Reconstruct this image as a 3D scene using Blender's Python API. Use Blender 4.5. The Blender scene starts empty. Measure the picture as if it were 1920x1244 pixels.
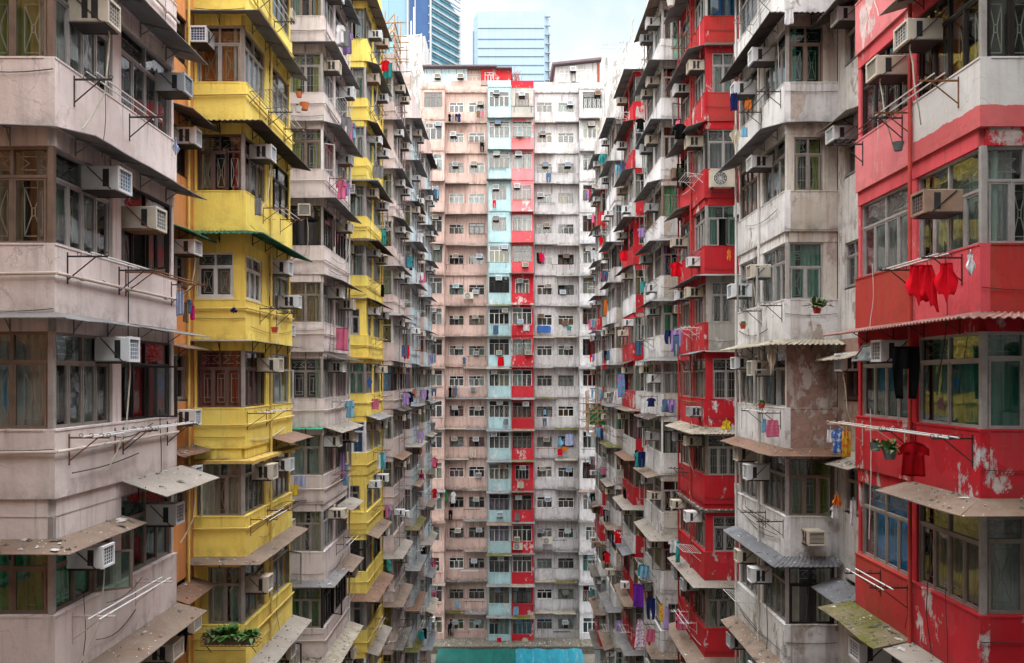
import bpy, math, random
from mathutils import Vector, Matrix

PI = math.pi
R = math.radians
C = bpy.context.scene.collection
H = 2.75                     # storey height
CAMZ = 24.0                  # eye height above the podium floor
FPX = 1600.0                 # focal length in photo pixels (1920 wide)
HORY = 708.0                 # horizon row in the photo


def zs(k):
    return CAMZ - (0.29 + k) * H


def at(px, py, d):
    """photo pixel + distance -> point in the place"""
    return Vector(((px - 960) * d / FPX, d, CAMZ - (py - HORY) * d / FPX))


def proj(p):
    if p[1] < 0.5:
        return None
    return (960 + p[0] * FPX / p[1], HORY - (p[2] - CAMZ) * FPX / p[1])


# ---------------------------------------------------------------- materials
M = {}


def new_mat(name):
    m = bpy.data.materials.new(name)
    m.use_nodes = True
    nt = m.node_tree
    nt.nodes.clear()
    out = nt.nodes.new('ShaderNodeOutputMaterial')
    return m, nt, out


class NT:
    def __init__(self, nt):
        self.nt = nt

    def n(self, t, **kw):
        nd = self.nt.nodes.new(t)
        for k, v in kw.items():
            setattr(nd, k, v)
        return nd

    def link(self, a, b):
        self.nt.links.new(a, b)

    def noise(self, vec, scale, detail=4, rough=.55, dist=0.0):
        n = self.n('ShaderNodeTexNoise')
        n.inputs['Scale'].default_value = scale
        n.inputs['Detail'].default_value = detail
        n.inputs['Roughness'].default_value = rough
        n.inputs['Distortion'].default_value = dist
        self.link(vec, n.inputs['Vector'])
        return n.outputs['Fac']

    def ramp(self, val, lo, hi, a=0.0, b=1.0):
        n = self.n('ShaderNodeMapRange')
        n.inputs['From Min'].default_value = lo
        n.inputs['From Max'].default_value = hi
        n.inputs['To Min'].default_value = a
        n.inputs['To Max'].default_value = b
        n.clamp = True
        self.link(val, n.inputs['Value'])
        return n.outputs['Result']

    def mix(self, fac, a, b):
        n = self.n('ShaderNodeMix', data_type='RGBA')
        for s, v in ((n.inputs[0], fac), (n.inputs[6], a), (n.inputs[7], b)):
            if isinstance(v, (int, float)):
                s.default_value = v
            elif isinstance(v, (tuple, list)):
                s.default_value = (v[0], v[1], v[2], 1)
            else:
                self.link(v, s)
        return n.outputs[2]

    def math(self, op, a, b=None):
        n = self.n('ShaderNodeMath', operation=op)
        for i, v in enumerate((a, b)):
            if v is None:
                continue
            if isinstance(v, (int, float)):
                n.inputs[i].default_value = v
            else:
                self.link(v, n.inputs[i])
        return n.outputs[0]

    def coords(self, seed=0, scale=(1, 1, 1)):
        tc = self.n('ShaderNodeTexCoord')
        mp = self.n('ShaderNodeMapping')
        mp.inputs['Location'].default_value = (seed * 3.71, seed * 5.13, seed * 1.97)
        mp.inputs['Scale'].default_value = scale
        self.link(tc.outputs['Object'], mp.inputs['Vector'])
        return mp.outputs['Vector']

    def bump(self, h, strength, dist):
        b = self.n('ShaderNodeBump')
        b.inputs['Strength'].default_value = strength
        b.inputs['Distance'].default_value = dist
        self.link(h, b.inputs['Height'])
        return b.outputs['Normal']

    def bsdf(self, col, rough=.8, metal=0.0, normal=None, spec=.3):
        p = self.n('ShaderNodeBsdfPrincipled')
        if isinstance(col, (tuple, list)):
            p.inputs['Base Color'].default_value = (col[0], col[1], col[2], 1)
        else:
            self.link(col, p.inputs['Base Color'])
        if isinstance(rough, (int, float)):
            p.inputs['Roughness'].default_value = rough
        else:
            self.link(rough, p.inputs['Roughness'])
        p.inputs['Metallic'].default_value = metal
        p.inputs['Specular IOR Level'].default_value = spec
        if normal is not None:
            self.link(normal, p.inputs['Normal'])
        return p.outputs[0]


def sc(c, f):
    return tuple(min(1, x * f) for x in c)


def plaster(key, col, dirt=.35, dirtcol=(.10, .085, .07), peel=0.0, peelcol=(.55, .52, .5),
            seed=0, mould=.35, split=None, rust=0.0, bumpy=1.0, col2=None):
    m, nt, out = new_mat(key)
    N = NT(nt)
    v = N.coords(seed)
    vs = N.coords(seed + .37, (3.2, 3.2, .22))
    vs2 = N.coords(seed + .77, (9, 9, .5))
    big = N.noise(v, .55, 5, .6)
    base = N.mix(N.ramp(big, .3, .72), sc(col, .80), sc(col, 1.06))
    if col2:
        base = N.mix(N.ramp(N.noise(v, .8, 7, .62, .3), .50, .56), base, col2)
    if split:
        sep = N.n('ShaderNodeSeparateXYZ')
        tc = N.n('ShaderNodeTexCoord')
        N.link(tc.outputs['Object'], sep.inputs[0])
        wob = N.math('ADD', sep.outputs['Z'], N.math('MULTIPLY', N.math('SUBTRACT', N.noise(v, 2.5, 5), .5), .16))
        low = N.math('LESS_THAN', wob, split[0])
        base = N.mix(low, base, N.mix(N.ramp(big, .3, .7), sc(split[1], .8), sc(split[1], 1.1)))
    # patches repainted at other times
    vo = N.n('ShaderNodeTexVoronoi')
    vo.inputs['Scale'].default_value = .62
    vo.inputs['Randomness'].default_value = 1
    wv = N.n('ShaderNodeVectorMath', operation='ADD')
    N.link(v, wv.inputs[0])
    nz = N.n('ShaderNodeTexNoise'); nz.inputs['Scale'].default_value = 1.6; nz.inputs['Detail'].default_value = 4
    N.link(v, nz.inputs['Vector'])
    N.link(nz.outputs['Color'], wv.inputs[1])
    N.link(wv.outputs[0], vo.inputs['Vector'])
    sv = N.n('ShaderNodeSeparateXYZ')
    N.link(vo.outputs['Color'], sv.inputs[0])
    base = N.mix(N.ramp(sv.outputs[0], .25, .9, 0, .24), base, sc(dirtcol, 1.8) if sum(dirtcol) > .2 else sc(col, .62))
    base = N.mix(N.ramp(sv.outputs[1], .6, .95, 0, .22), base, tuple(min(.8, x * 1.15 + .06) for x in col))
    # hairline cracks
    vc = N.n('ShaderNodeTexVoronoi', feature='DISTANCE_TO_EDGE')
    vc.inputs['Scale'].default_value = .85
    N.link(wv.outputs[0], vc.inputs['Vector'])
    crk = N.math('MULTIPLY', N.ramp(vc.outputs['Distance'], .0, .010, .5, 0), N.ramp(big, .54, .66))
    base = N.mix(crk, base, sc(dirtcol, .5))
    fine = N.noise(v, 5.5, 9, .72)
    base = N.mix(N.ramp(fine, .52, .78, 0, dirt * .55), base, dirtcol)
    st = N.noise(vs, 1.0, 6, .62)
    base = N.mix(N.ramp(st, .50, .74, 0, dirt), base, sc(dirtcol, 1.2))
    st2 = N.noise(vs2, 1.0, 4, .6)
    base = N.mix(N.ramp(st2, .60, .74, 0, dirt * .6), base, sc(dirtcol, .9))
    if rust:
        base = N.mix(N.math('MULTIPLY', N.ramp(N.noise(vs, 1.6, 6, .6), .56, .70), rust), base, (.22, .085, .03))
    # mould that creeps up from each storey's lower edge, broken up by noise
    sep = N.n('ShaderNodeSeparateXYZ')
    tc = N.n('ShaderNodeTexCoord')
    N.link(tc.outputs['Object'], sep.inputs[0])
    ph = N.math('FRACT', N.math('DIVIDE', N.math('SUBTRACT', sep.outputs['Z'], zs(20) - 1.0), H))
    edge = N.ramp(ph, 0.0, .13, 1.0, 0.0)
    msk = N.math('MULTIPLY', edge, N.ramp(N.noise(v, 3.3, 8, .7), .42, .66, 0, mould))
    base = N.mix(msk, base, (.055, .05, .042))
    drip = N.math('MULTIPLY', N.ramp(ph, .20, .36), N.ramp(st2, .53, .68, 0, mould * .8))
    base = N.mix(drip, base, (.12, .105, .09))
    hgt = N.noise(v, 16, 7, .65)
    hb = N.math('ADD', N.math('MULTIPLY', hgt, .35), N.math('MULTIPLY', N.noise(v, 2.4, 4), .9))
    if peel:
        vp = N.coords(seed + .53, (1, 1, .62))
        pn = N.math('ADD', N.math('MULTIPLY', N.noise(vp, .9, 4, .5), .55), N.math('MULTIPLY', N.noise(vp, 3.6, 12, .74, .3), .45))
        pk = N.ramp(pn, .615 - peel * .20, .622 - peel * .20)
        pe_ = N.ramp(pn, .595 - peel * .20, .612 - peel * .20)
        base = N.mix(pe_, base, N.mix(.5, sc(col, .55), peelcol))
        base = N.mix(pk, base, N.mix(N.ramp(fine, .4, .7), peelcol, sc(peelcol, .55)))
        hb = N.math('SUBTRACT', hb, N.math('MULTIPLY', pk, .35))
    nrm = N.bump(hb, .55 * bumpy, .03)
    N.link(N.bsdf(base, .9, 0, nrm, .2), out.inputs[0])
    M[key] = m
    return m


def simple(key, col, rough=.5, metal=0.0, var=.25, scale=6.0, spec=.4, dirt=0.0, bump=0.0, dirtcol=(.1, .08, .06)):
    m, nt, out = new_mat(key)
    N = NT(nt)
    v = N.coords(hash(key) % 17 if False else len(key))
    n = N.noise(v, scale, 6, .65)
    c = N.mix(N.ramp(n, .3, .7), sc(col, 1 - var), sc(col, 1 + var * .4))
    if dirt:
        c = N.mix(N.ramp(N.noise(v, scale * .45, 8, .72), .46, .7, 0, dirt), c, dirtcol)
    nrm = N.bump(n, bump, .02) if bump else None
    N.link(N.bsdf(c, rough, metal, nrm, spec), out.inputs[0])
    M[key] = m
    return m


def sheet(key, col, rustcol, rust=.5, flecks=.5, seed=0, moss=None):
    m, nt, out = new_mat(key)
    N = NT(nt)
    v = N.coords(seed)
    c = N.mix(N.ramp(N.noise(v, 1.2, 6, .6), .35, .7), sc(col, .75), sc(col, 1.1))
    c = N.mix(N.ramp(N.noise(v, 2.3, 9, .7), .45, .68, 0, rust), c, rustcol)
    c = N.mix(N.ramp(N.noise(v, 9, 6, .75), .56, .75, 0, .6), c, (.06, .05, .045))
    if moss:
        c = N.mix(N.ramp(N.noise(v, 1.0, 8, .66), .36, .58), c, N.mix(N.ramp(N.noise(v, 14, 5, .7), .35, .65), moss, sc(moss, .35)))
    if flecks:
        c = N.mix(N.ramp(N.noise(v, 21, 3, .5), .735 - .05 * flecks, .755 - .05 * flecks), c, (.62, .6, .57))
    nrm = N.bump(N.noise(v, 11, 6, .7), .4, .015)
    N.link(N.bsdf(c, .8, 0, nrm, .25), out.inputs[0])
    M[key] = m


def glass(key, tint, refl=.06, rough=.02):
    m, nt, out = new_mat(key)
    N = NT(nt)
    tr = N.n('ShaderNodeBsdfTransparent')
    tr.inputs[0].default_value = (*tint, 1)
    gl = N.n('ShaderNodeBsdfGlossy')
    gl.inputs['Roughness'].default_value = rough
    gl.inputs['Color'].default_value = (.9, .95, 1, 1)
    v = N.coords(3)
    nb = N.bump(N.noise(v, 1.7, 2), .06, .05)
    N.link(nb, gl.inputs['Normal'])
    lw = N.n('ShaderNodeLayerWeight')
    lw.inputs['Blend'].default_value = .13
    f = N.ramp(lw.outputs['Facing'], 0, 1, refl, .62)
    mx = N.n('ShaderNodeMixShader')
    N.link(f, mx.inputs[0])
    N.link(tr.outputs[0], mx.inputs[1])
    N.link(gl.outputs[0], mx.inputs[2])
    N.link(mx.outputs[0], out.inputs[0])
    M[key] = m


def cloth(key, col, pattern=None, col2=(.8, .8, .8)):
    m, nt, out = new_mat(key)
    N = NT(nt)
    v = N.coords(len(key))
    c = N.mix(N.ramp(N.noise(v, 3, 4), .3, .7), sc(col, .8), sc(col, 1.1))
    if pattern == 'stripe':
        w = N.n('ShaderNodeTexWave', bands_direction='Z')
        w.inputs['Scale'].default_value = 9
        N.link(v, w.inputs['Vector'])
        c = N.mix(N.ramp(w.outputs['Fac'], .45, .55), c, col2)
    elif pattern == 'vert':
        w = N.n('ShaderNodeTexWave', bands_direction='X')
        w.inputs['Scale'].default_value = 11
        N.link(v, w.inputs['Vector'])
        c = N.mix(N.ramp(w.outputs['Fac'], .45, .55), c, col2)
    elif pattern == 'spots':
        c = N.mix(N.ramp(N.noise(v, 11, 2), .5, .56), c, col2)
    d = N.n('ShaderNodeBsdfDiffuse')
    t = N.n('ShaderNodeBsdfTranslucent')
    N.link(c, d.inputs[0])
    N.link(c, t.inputs[0])
    mx = N.n('ShaderNodeMixShader')
    mx.inputs[0].default_value = .25
    N.link(d.outputs[0], mx.inputs[1])
    N.link(t.outputs[0], mx.inputs[2])
    N.link(mx.outputs[0], out.inputs[0])
    M[key] = m


PINK = (.74, .65, .62)
SALM = (.58, .41, .36)
YEL = (.93, .735, .16)
ORG = (.72, .30, .10)
RED = (.52, .018, .03)
WHT = (.80, .80, .81)
BLU = (.42, .62, .65)
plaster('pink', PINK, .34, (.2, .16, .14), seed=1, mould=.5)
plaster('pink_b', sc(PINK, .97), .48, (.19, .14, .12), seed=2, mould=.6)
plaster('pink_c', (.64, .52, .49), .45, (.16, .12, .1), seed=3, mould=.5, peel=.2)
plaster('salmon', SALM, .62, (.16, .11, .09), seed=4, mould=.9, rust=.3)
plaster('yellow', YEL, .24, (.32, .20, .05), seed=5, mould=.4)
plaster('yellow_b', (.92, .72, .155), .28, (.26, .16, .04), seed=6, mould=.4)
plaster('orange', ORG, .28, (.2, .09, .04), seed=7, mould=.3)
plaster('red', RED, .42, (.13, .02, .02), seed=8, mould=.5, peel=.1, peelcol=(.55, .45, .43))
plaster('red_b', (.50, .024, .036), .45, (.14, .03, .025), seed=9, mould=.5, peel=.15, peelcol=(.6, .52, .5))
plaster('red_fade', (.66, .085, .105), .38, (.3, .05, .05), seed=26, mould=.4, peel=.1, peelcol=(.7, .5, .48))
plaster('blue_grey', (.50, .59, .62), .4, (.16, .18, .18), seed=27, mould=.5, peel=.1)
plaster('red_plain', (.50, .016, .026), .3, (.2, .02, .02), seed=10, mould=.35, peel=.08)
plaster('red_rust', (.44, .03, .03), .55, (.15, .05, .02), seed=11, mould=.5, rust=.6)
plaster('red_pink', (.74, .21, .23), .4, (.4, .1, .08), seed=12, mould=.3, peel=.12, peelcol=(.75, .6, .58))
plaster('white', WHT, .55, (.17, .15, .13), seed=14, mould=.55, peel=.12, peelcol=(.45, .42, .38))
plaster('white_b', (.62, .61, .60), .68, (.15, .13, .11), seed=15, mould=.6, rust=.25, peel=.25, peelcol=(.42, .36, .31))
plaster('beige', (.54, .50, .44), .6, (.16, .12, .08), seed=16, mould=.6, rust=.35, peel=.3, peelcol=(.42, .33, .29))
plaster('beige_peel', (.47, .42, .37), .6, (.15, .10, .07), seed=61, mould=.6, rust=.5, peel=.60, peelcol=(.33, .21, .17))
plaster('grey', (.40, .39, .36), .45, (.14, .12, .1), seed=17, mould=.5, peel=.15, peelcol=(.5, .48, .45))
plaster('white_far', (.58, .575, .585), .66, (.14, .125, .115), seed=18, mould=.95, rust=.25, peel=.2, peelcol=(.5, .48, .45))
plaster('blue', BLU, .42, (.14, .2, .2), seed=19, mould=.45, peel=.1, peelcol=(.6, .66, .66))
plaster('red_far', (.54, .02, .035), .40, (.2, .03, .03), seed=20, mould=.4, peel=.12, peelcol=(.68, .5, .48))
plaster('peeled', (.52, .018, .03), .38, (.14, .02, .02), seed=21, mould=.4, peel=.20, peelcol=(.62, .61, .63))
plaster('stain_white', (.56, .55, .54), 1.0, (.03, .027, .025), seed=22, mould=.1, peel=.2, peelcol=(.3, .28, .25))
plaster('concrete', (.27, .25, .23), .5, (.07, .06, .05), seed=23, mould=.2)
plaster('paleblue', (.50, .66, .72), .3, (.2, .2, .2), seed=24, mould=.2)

simple('alu', (.39, .375, .365), .45, .3, .2, 5, dirt=.3)
simple('alu_b', (.27, .24, .215), .5, .2, .2, 5, dirt=.35)
simple('alu_white', (.68, .68, .67), .5, 0, .12, 5, dirt=.25)
simple('bronze', (.215, .155, .12), .5, .2, .25, 5, dirt=.3)
simple('dark', (.022, .017, .016), .4, .2, .3, 5)
simple('maroon', (.13, .075, .065), .5, .1, .3, 5)
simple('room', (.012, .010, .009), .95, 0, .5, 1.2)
simple('grille_bar', (.42, .40, .35), .5, .2, .2, 8)
simple('grille_green', (.25, .30, .22), .5, .1, .2, 8)
simple('case_white', (.66, .67, .68), .45, 0, .1, 3, dirt=.35, dirtcol=(.3, .27, .23))
simple('case_cream', (.56, .50, .41), .5, 0, .15, 3, dirt=.5, dirtcol=(.24, .16, .1))
simple('case_grey', (.42, .44, .46), .5, 0, .15, 3, dirt=.4, dirtcol=(.2, .17, .14))
simple('case_brown', (.30, .20, .14), .6, 0, .3, 3, dirt=.5, dirtcol=(.12, .08, .06))
simple('fin_blue', (.03, .20, .40), .35, .2, .3, 9)
simple('fin_navy', (.025, .06, .17), .4, .2, .3, 9)
simple('fin_dark', (.03, .033, .036), .5, .2, .3, 9)
simple('fin_teal', (.03, .24, .27), .4, .1, .3, 9)
simple('steel_dark', (.045, .04, .038), .6, .4, .4, 8, dirt=.4, dirtcol=(.13, .05, .02))
simple('steel_rust', (.20, .085, .04), .8, .1, .4, 8)
simple('steel_grey', (.22, .22, .225), .55, .4, .3, 8, dirt=.3)
simple('wire_white', (.62, .62, .61), .5, .2, .15, 8)
simple('pipe_cream', (.55, .46, .40), .6, 0, .15, 3, dirt=.3, dirtcol=(.25, .13, .08))
simple('pipe_yellow', (.70, .52, .13), .6, 0, .15, 3, dirt=.2)
simple('pipe_grey', (.38, .37, .36), .6, 0, .2, 3, dirt=.4)
simple('pipe_white', (.66, .65, .63), .6, 0, .12, 3, dirt=.3)
simple('pipe_red', (.45, .05, .04), .6, 0, .2, 3)
simple('bamboo', (.34, .20, .10), .7, 0, .35, 8)
simple('pot_orange', (.58, .17, .06), .8, 0, .2, 8)
simple('pot_white', (.6, .58, .55), .7, 0, .2, 8)
simple('pot_grey', (.12, .14, .14), .7, 0, .2, 8)
simple('pot_red', (.5, .05, .03), .7, 0, .2, 8)
simple('leaf', (.07, .17, .035), .6, 0, .5, 12)
simple('leaf_b', (.10, .15, .05), .6, 0, .5, 12)
simple('litter', (.52, .50, .47), .9, 0, .5, 30)
simple('rubble', (.16, .14, .115), .95, 0, .7, 7, dirt=.6, dirtcol=(.05, .06, .025))
simple('plastic_green', (.02, .36, .20), .45, 0, .2, 4)
simple('plastic_yellow', (.75, .50, .03), .4, 0, .2, 8)
simple('hose', (.56, .55, .44), .5, 0, .15, 6)
sheet('sheet_grey', (.20, .20, .205), (.17, .13, .10), .45, .35, 31)
sheet('sheet_light', (.27, .245, .215), (.26, .19, .14), .5, .7, 32)
sheet('sheet_brown', (.21, .16, .125), (.16, .085, .05), .6, .9, 33)
sheet('sheet_rust', (.18, .115, .085), (.24, .10, .045), .7, .8, 34)
sheet('corr_dark', (.085, .075, .07), (.15, .075, .05), .5, .1, 35)
sheet('corr_red', (.30, .16, .14), (.20, .10, .07), .6, .5, 36)
sheet('corr_grey', (.20, .21, .23), (.13, .11, .10), .45, .8, 37)
sheet('corr_beige', (.40, .36, .29), (.18, .13, .09), .6, .5, 38)
sheet('corr_green', (.02, .12, .07), (.06, .07, .05), .5, .2, 39)
sheet('mossy', (.20, .16, .11), (.11, .075, .04), .5, .6, 40, moss=(.13, .13, .02))
sheet('slab_yellow', (.62, .42, .10), (.25, .16, .07), .5, .5, 41)
sheet('slab_grey', (.15, .135, .12), (.10, .09, .07), .6, .8, 42)
glass('pane', (.82, .86, .85))
glass('pane_green', (.42, .70, .60), .07)
glass('pane_dark', (.45, .46, .46), .07)
glass('pane_blue', (.12, .36, .75), .06)
CUR = {
    'cream': (.55, .52, .40), 'white': (.66, .68, .66), 'pale': (.50, .56, .54), 'mint': (.36, .48, .42), 'gold': (.42, .24, .06),
    'orange': (.52, .15, .03), 'olive': (.30, .30, .09), 'green': (.08, .55, .25), 'teal': (.10, .36, .33), 'maroon': (.24, .055, .06),
    'pink': (.52, .22, .27), 'red': (.50, .035, .04), 'blue': (.05, .15, .38), 'navy': (.03, .05, .13), 'brown': (.20, .11, .055),
    'grey': (.25, .27, .28), 'lilac': (.36, .25, .42), 'drape': (.40, .28, .17), 'lime': (.40, .42, .10), 'dark': (.05, .045, .04), 'brightblue': (.03, .42, 1.0),
}
for k_, c_ in CUR.items():
    cloth('cu_' + k_, sc(c_, .80))
CL = {
    'red': (.70, .012, .025), 'darkred': (.32, .008, .012), 'black': (.01, .01, .011), 'white': (.74, .74, .76), 'navy': (.02, .03, .12), 'blue': (.06, .17, .50),
    'skyblue': (.22, .46, .62), 'yellow': (.75, .55, .04), 'orange': (.70, .20, .04), 'pink': (.70, .18, .30), 'magenta': (.62, .02, .20), 'purple': (.16, .03, .36),
    'denim': (.09, .16, .27), 'cream': (.62, .56, .44), 'grey': (.24, .24, .25), 'teal': (.05, .34, .34), 'lilac': (.42, .30, .58), 'brown': (.22, .14, .08), 'green': (.06, .26, .08),
}
for k_, c_ in CL.items():
    cloth('cl_' + k_, c_)
cloth('cl_bluestripe', (.70, .70, .72), 'vert', (.10, .18, .50))
cloth('cl_bluespot', (.10, .22, .60), 'spots', (.6, .65, .75))
cloth('cl_yellowspot', (.72, .52, .06), 'spots', (.7, .2, .05))
cloth('cl_pinkcheck', (.66, .25, .36), 'stripe', (.5, .06, .14))
cloth('cl_tealprint', (.05, .40, .55), 'spots', (.5, .05, .35))
cloth('cl_whiteprint', (.75, .74, .76), 'spots', (.55, .15, .45))


# ---------------------------------------------------------------- mesh builder
class MB:
    def __init__(self):
        self.v, self.f, self.m = [], [], []
        self.frame = None
        self.off = Vector((0, 0, 0))

    def setf(self, O=None, rz=0.0):
        self.frame = None if O is None else (O[0], O[1], math.cos(rz), math.sin(rz))

    def pt(self, p):
        x, y, z = p
        if self.frame:
            ox, oy, c, s = self.frame
            x, y = ox + x * c - y * s, oy + x * s + y * c
        self.v.append((x - self.off[0], y - self.off[1], z - self.off[2]))
        return len(self.v) - 1

    def face(self, pts, mat=0):
        self.f.append([self.pt(p) for p in pts])
        self.m.append(mat)

    def box(self, x0, x1, y0, y1, z0, z1, mat=0):
        if x1 < x0: x0, x1 = x1, x0
        if y1 < y0: y0, y1 = y1, y0
        if z1 < z0: z0, z1 = z1, z0
        i = len(self.v)
        for p in ((x0, y0, z0), (x1, y0, z0), (x1, y1, z0), (x0, y1, z0), (x0, y0, z1), (x1, y0, z1), (x1, y1, z1), (x0, y1, z1)):
            self.pt(p)
        for q in ((0, 3, 2, 1), (4, 5, 6, 7), (0, 1, 5, 4), (1, 2, 6, 5), (2, 3, 7, 6), (3, 0, 4, 7)):
            self.f.append([i + a for a in q])
            self.m.append(mat)

    def bar(self, p0, p1, w, mat=0, n=4, w2=None):
        p0, p1 = Vector(p0), Vector(p1)
        d = p1 - p0
        if d.length < 1e-6:
            return
        d.normalize()
        u = d.cross(Vector((0, 0, 1)))
        if u.length < 1e-3:
            u = Vector((1, 0, 0))
        u.normalize()
        v = d.cross(u)
        w2 = w if w2 is None else w2
        i = len(self.v)
        for p, r in ((p0, w), (p1, w2)):
            for k in range(n):
                a = 2 * PI * (k + .5) / n
                self.pt(p + u * (math.cos(a) * r) + v * (math.sin(a) * r))
        for k in range(n):
            self.f.append([i + k, i + (k + 1) % n, i + n + (k + 1) % n, i + n + k])
            self.m.append(mat)
        self.f.append([i + k for k in range(n)][::-1]); self.m.append(mat)
        self.f.append([i + n + k for k in range(n)]); self.m.append(mat)

    def tube(self, pts, r, mat=0, n=6):
        for a, b in zip(pts, pts[1:]):
            self.bar(a, b, r, mat, n)

    def ring(self, c, r, w, axis, mat=0, n=7):
        c = Vector(c)
        e1, e2 = (Vector((0, 1, 0)), Vector((0, 0, 1))) if axis == 'x' else (Vector((1, 0, 0)), Vector((0, 0, 1)))
        ps = [c + e1 * (r * math.cos(2 * PI * k / n)) + e2 * (r * math.sin(2 * PI * k / n)) for k in range(n)]
        for k in range(n):
            self.bar(ps[k], ps[(k + 1) % n], w, mat, 3)

    def mesh(self, name, mats=()):
        me = bpy.data.meshes.new(name)
        me.from_pydata(self.v, [], self.f)
        for m in mats:
            me.materials.append(M[m] if isinstance(m, str) else m)
        if any(self.m):
            me.polygons.foreach_set('material_index', self.m)
        me.update()
        return me


def obj(name, me, parent=None, loc=(0, 0, 0), rz=0.0, mats=None):
    o = bpy.data.objects.new(name, me)
    C.objects.link(o)
    o.location = loc
    o.rotation_euler = (0, 0, rz)
    if parent is not None:
        o.parent = parent
    if mats:
        for i, m in enumerate(mats):
            if m is None:
                continue
            o.material_slots[i].link = 'OBJECT'
            o.material_slots[i].material = M[m]
    return o


def empty(name, loc, rz=0.0):
    o = bpy.data.objects.new(name, None)
    o.empty_display_size = .1
    C.objects.link(o)
    o.location = loc
    o.rotation_euler = (0, 0, rz)
    return o


def tag(o, label=None, cat=None, group=None, kind=None):
    if label: o['label'] = label
    if cat: o['category'] = cat
    if group: o['group'] = group
    if kind: o['kind'] = kind
    return o


ORD = ['top', 'second', 'third', 'fourth', 'fifth', 'sixth', 'seventh', 'eighth', 'ninth', 'tenth', 'eleventh', 'twelfth', 'thirteenth',
       'fourteenth', 'fifteenth', 'sixteenth', 'seventeenth', 'eighteenth', 'nineteenth', 'twentieth']


# ---------------------------------------------------------------- windows
_wc = {}


def pattern(mb, x0, x1, z0, z1, kind, y, w):
    """window-guard bars of one pane"""
    xm = (x0 + x1) / 2
    a, b = x0 + (x1 - x0) * .22, x1 - (x1 - x0) * .22
    zt, zb = z1 - (z1 - z0) * .10, z0 + (z1 - z0) * .10
    if kind == 0:      # hourglass
        zm = (zt + zb) / 2
        for p, q in (((a, y, zb), (a, y, zt)), ((b, y, zb), (b, y, zt)), ((a, y, zt), (b, y, zt)), ((a, y, zb), (b, y, zb)),
                     ((a, y, zt), (xm - .025, y, zm + .06)), ((b, y, zt), (xm + .025, y, zm + .06)), ((a, y, zb), (xm - .025, y, zm - .06)), ((b, y, zb), (xm + .025, y, zm - .06)),
                     ((xm - .03, y, zm + .06), (xm + .03, y, zm + .06)), ((xm - .03, y, zm - .06), (xm + .03, y, zm - .06)),
                     ((xm - .025, y, zm - .06), (xm - .025, y, zm + .06)), ((xm + .025, y, zm - .06), (xm + .025, y, zm + .06))):
            mb.bar(p, q, w)
    elif kind == 1:    # nested rectangle
        for p, q in (((a, y, zb), (a, y, zt)), ((b, y, zb), (b, y, zt)), ((a, y, zt), (b, y, zt)), ((a, y, zb), (b, y, zb)),
                     ((a, y, zt - .12), (b, y, zt - .12)), ((a, y, zb + .12), (b, y, zb + .12)), ((xm, y, zb + .12), (xm, y, zt - .12))):
            mb.bar(p, q, w)
    elif kind == 2:    # verticals
        n = 4
        for i in range(1, n):
            x = x0 + (x1 - x0) * i / n
            mb.bar((x, y, z0), (x, y, z1), w)
        for t in (.3, .7):
            mb.bar((x0, y, z0 + (z1 - z0) * t), (x1, y, z0 + (z1 - z0) * t), w)
    else:              # horizontals
        for i in range(1, 7):
            z = z0 + (z1 - z0) * i / 7
            mb.bar((x0, y, z), (x1, y, z), w)
        mb.bar((xm, y, z0), (xm, y, z1), w)


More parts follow.
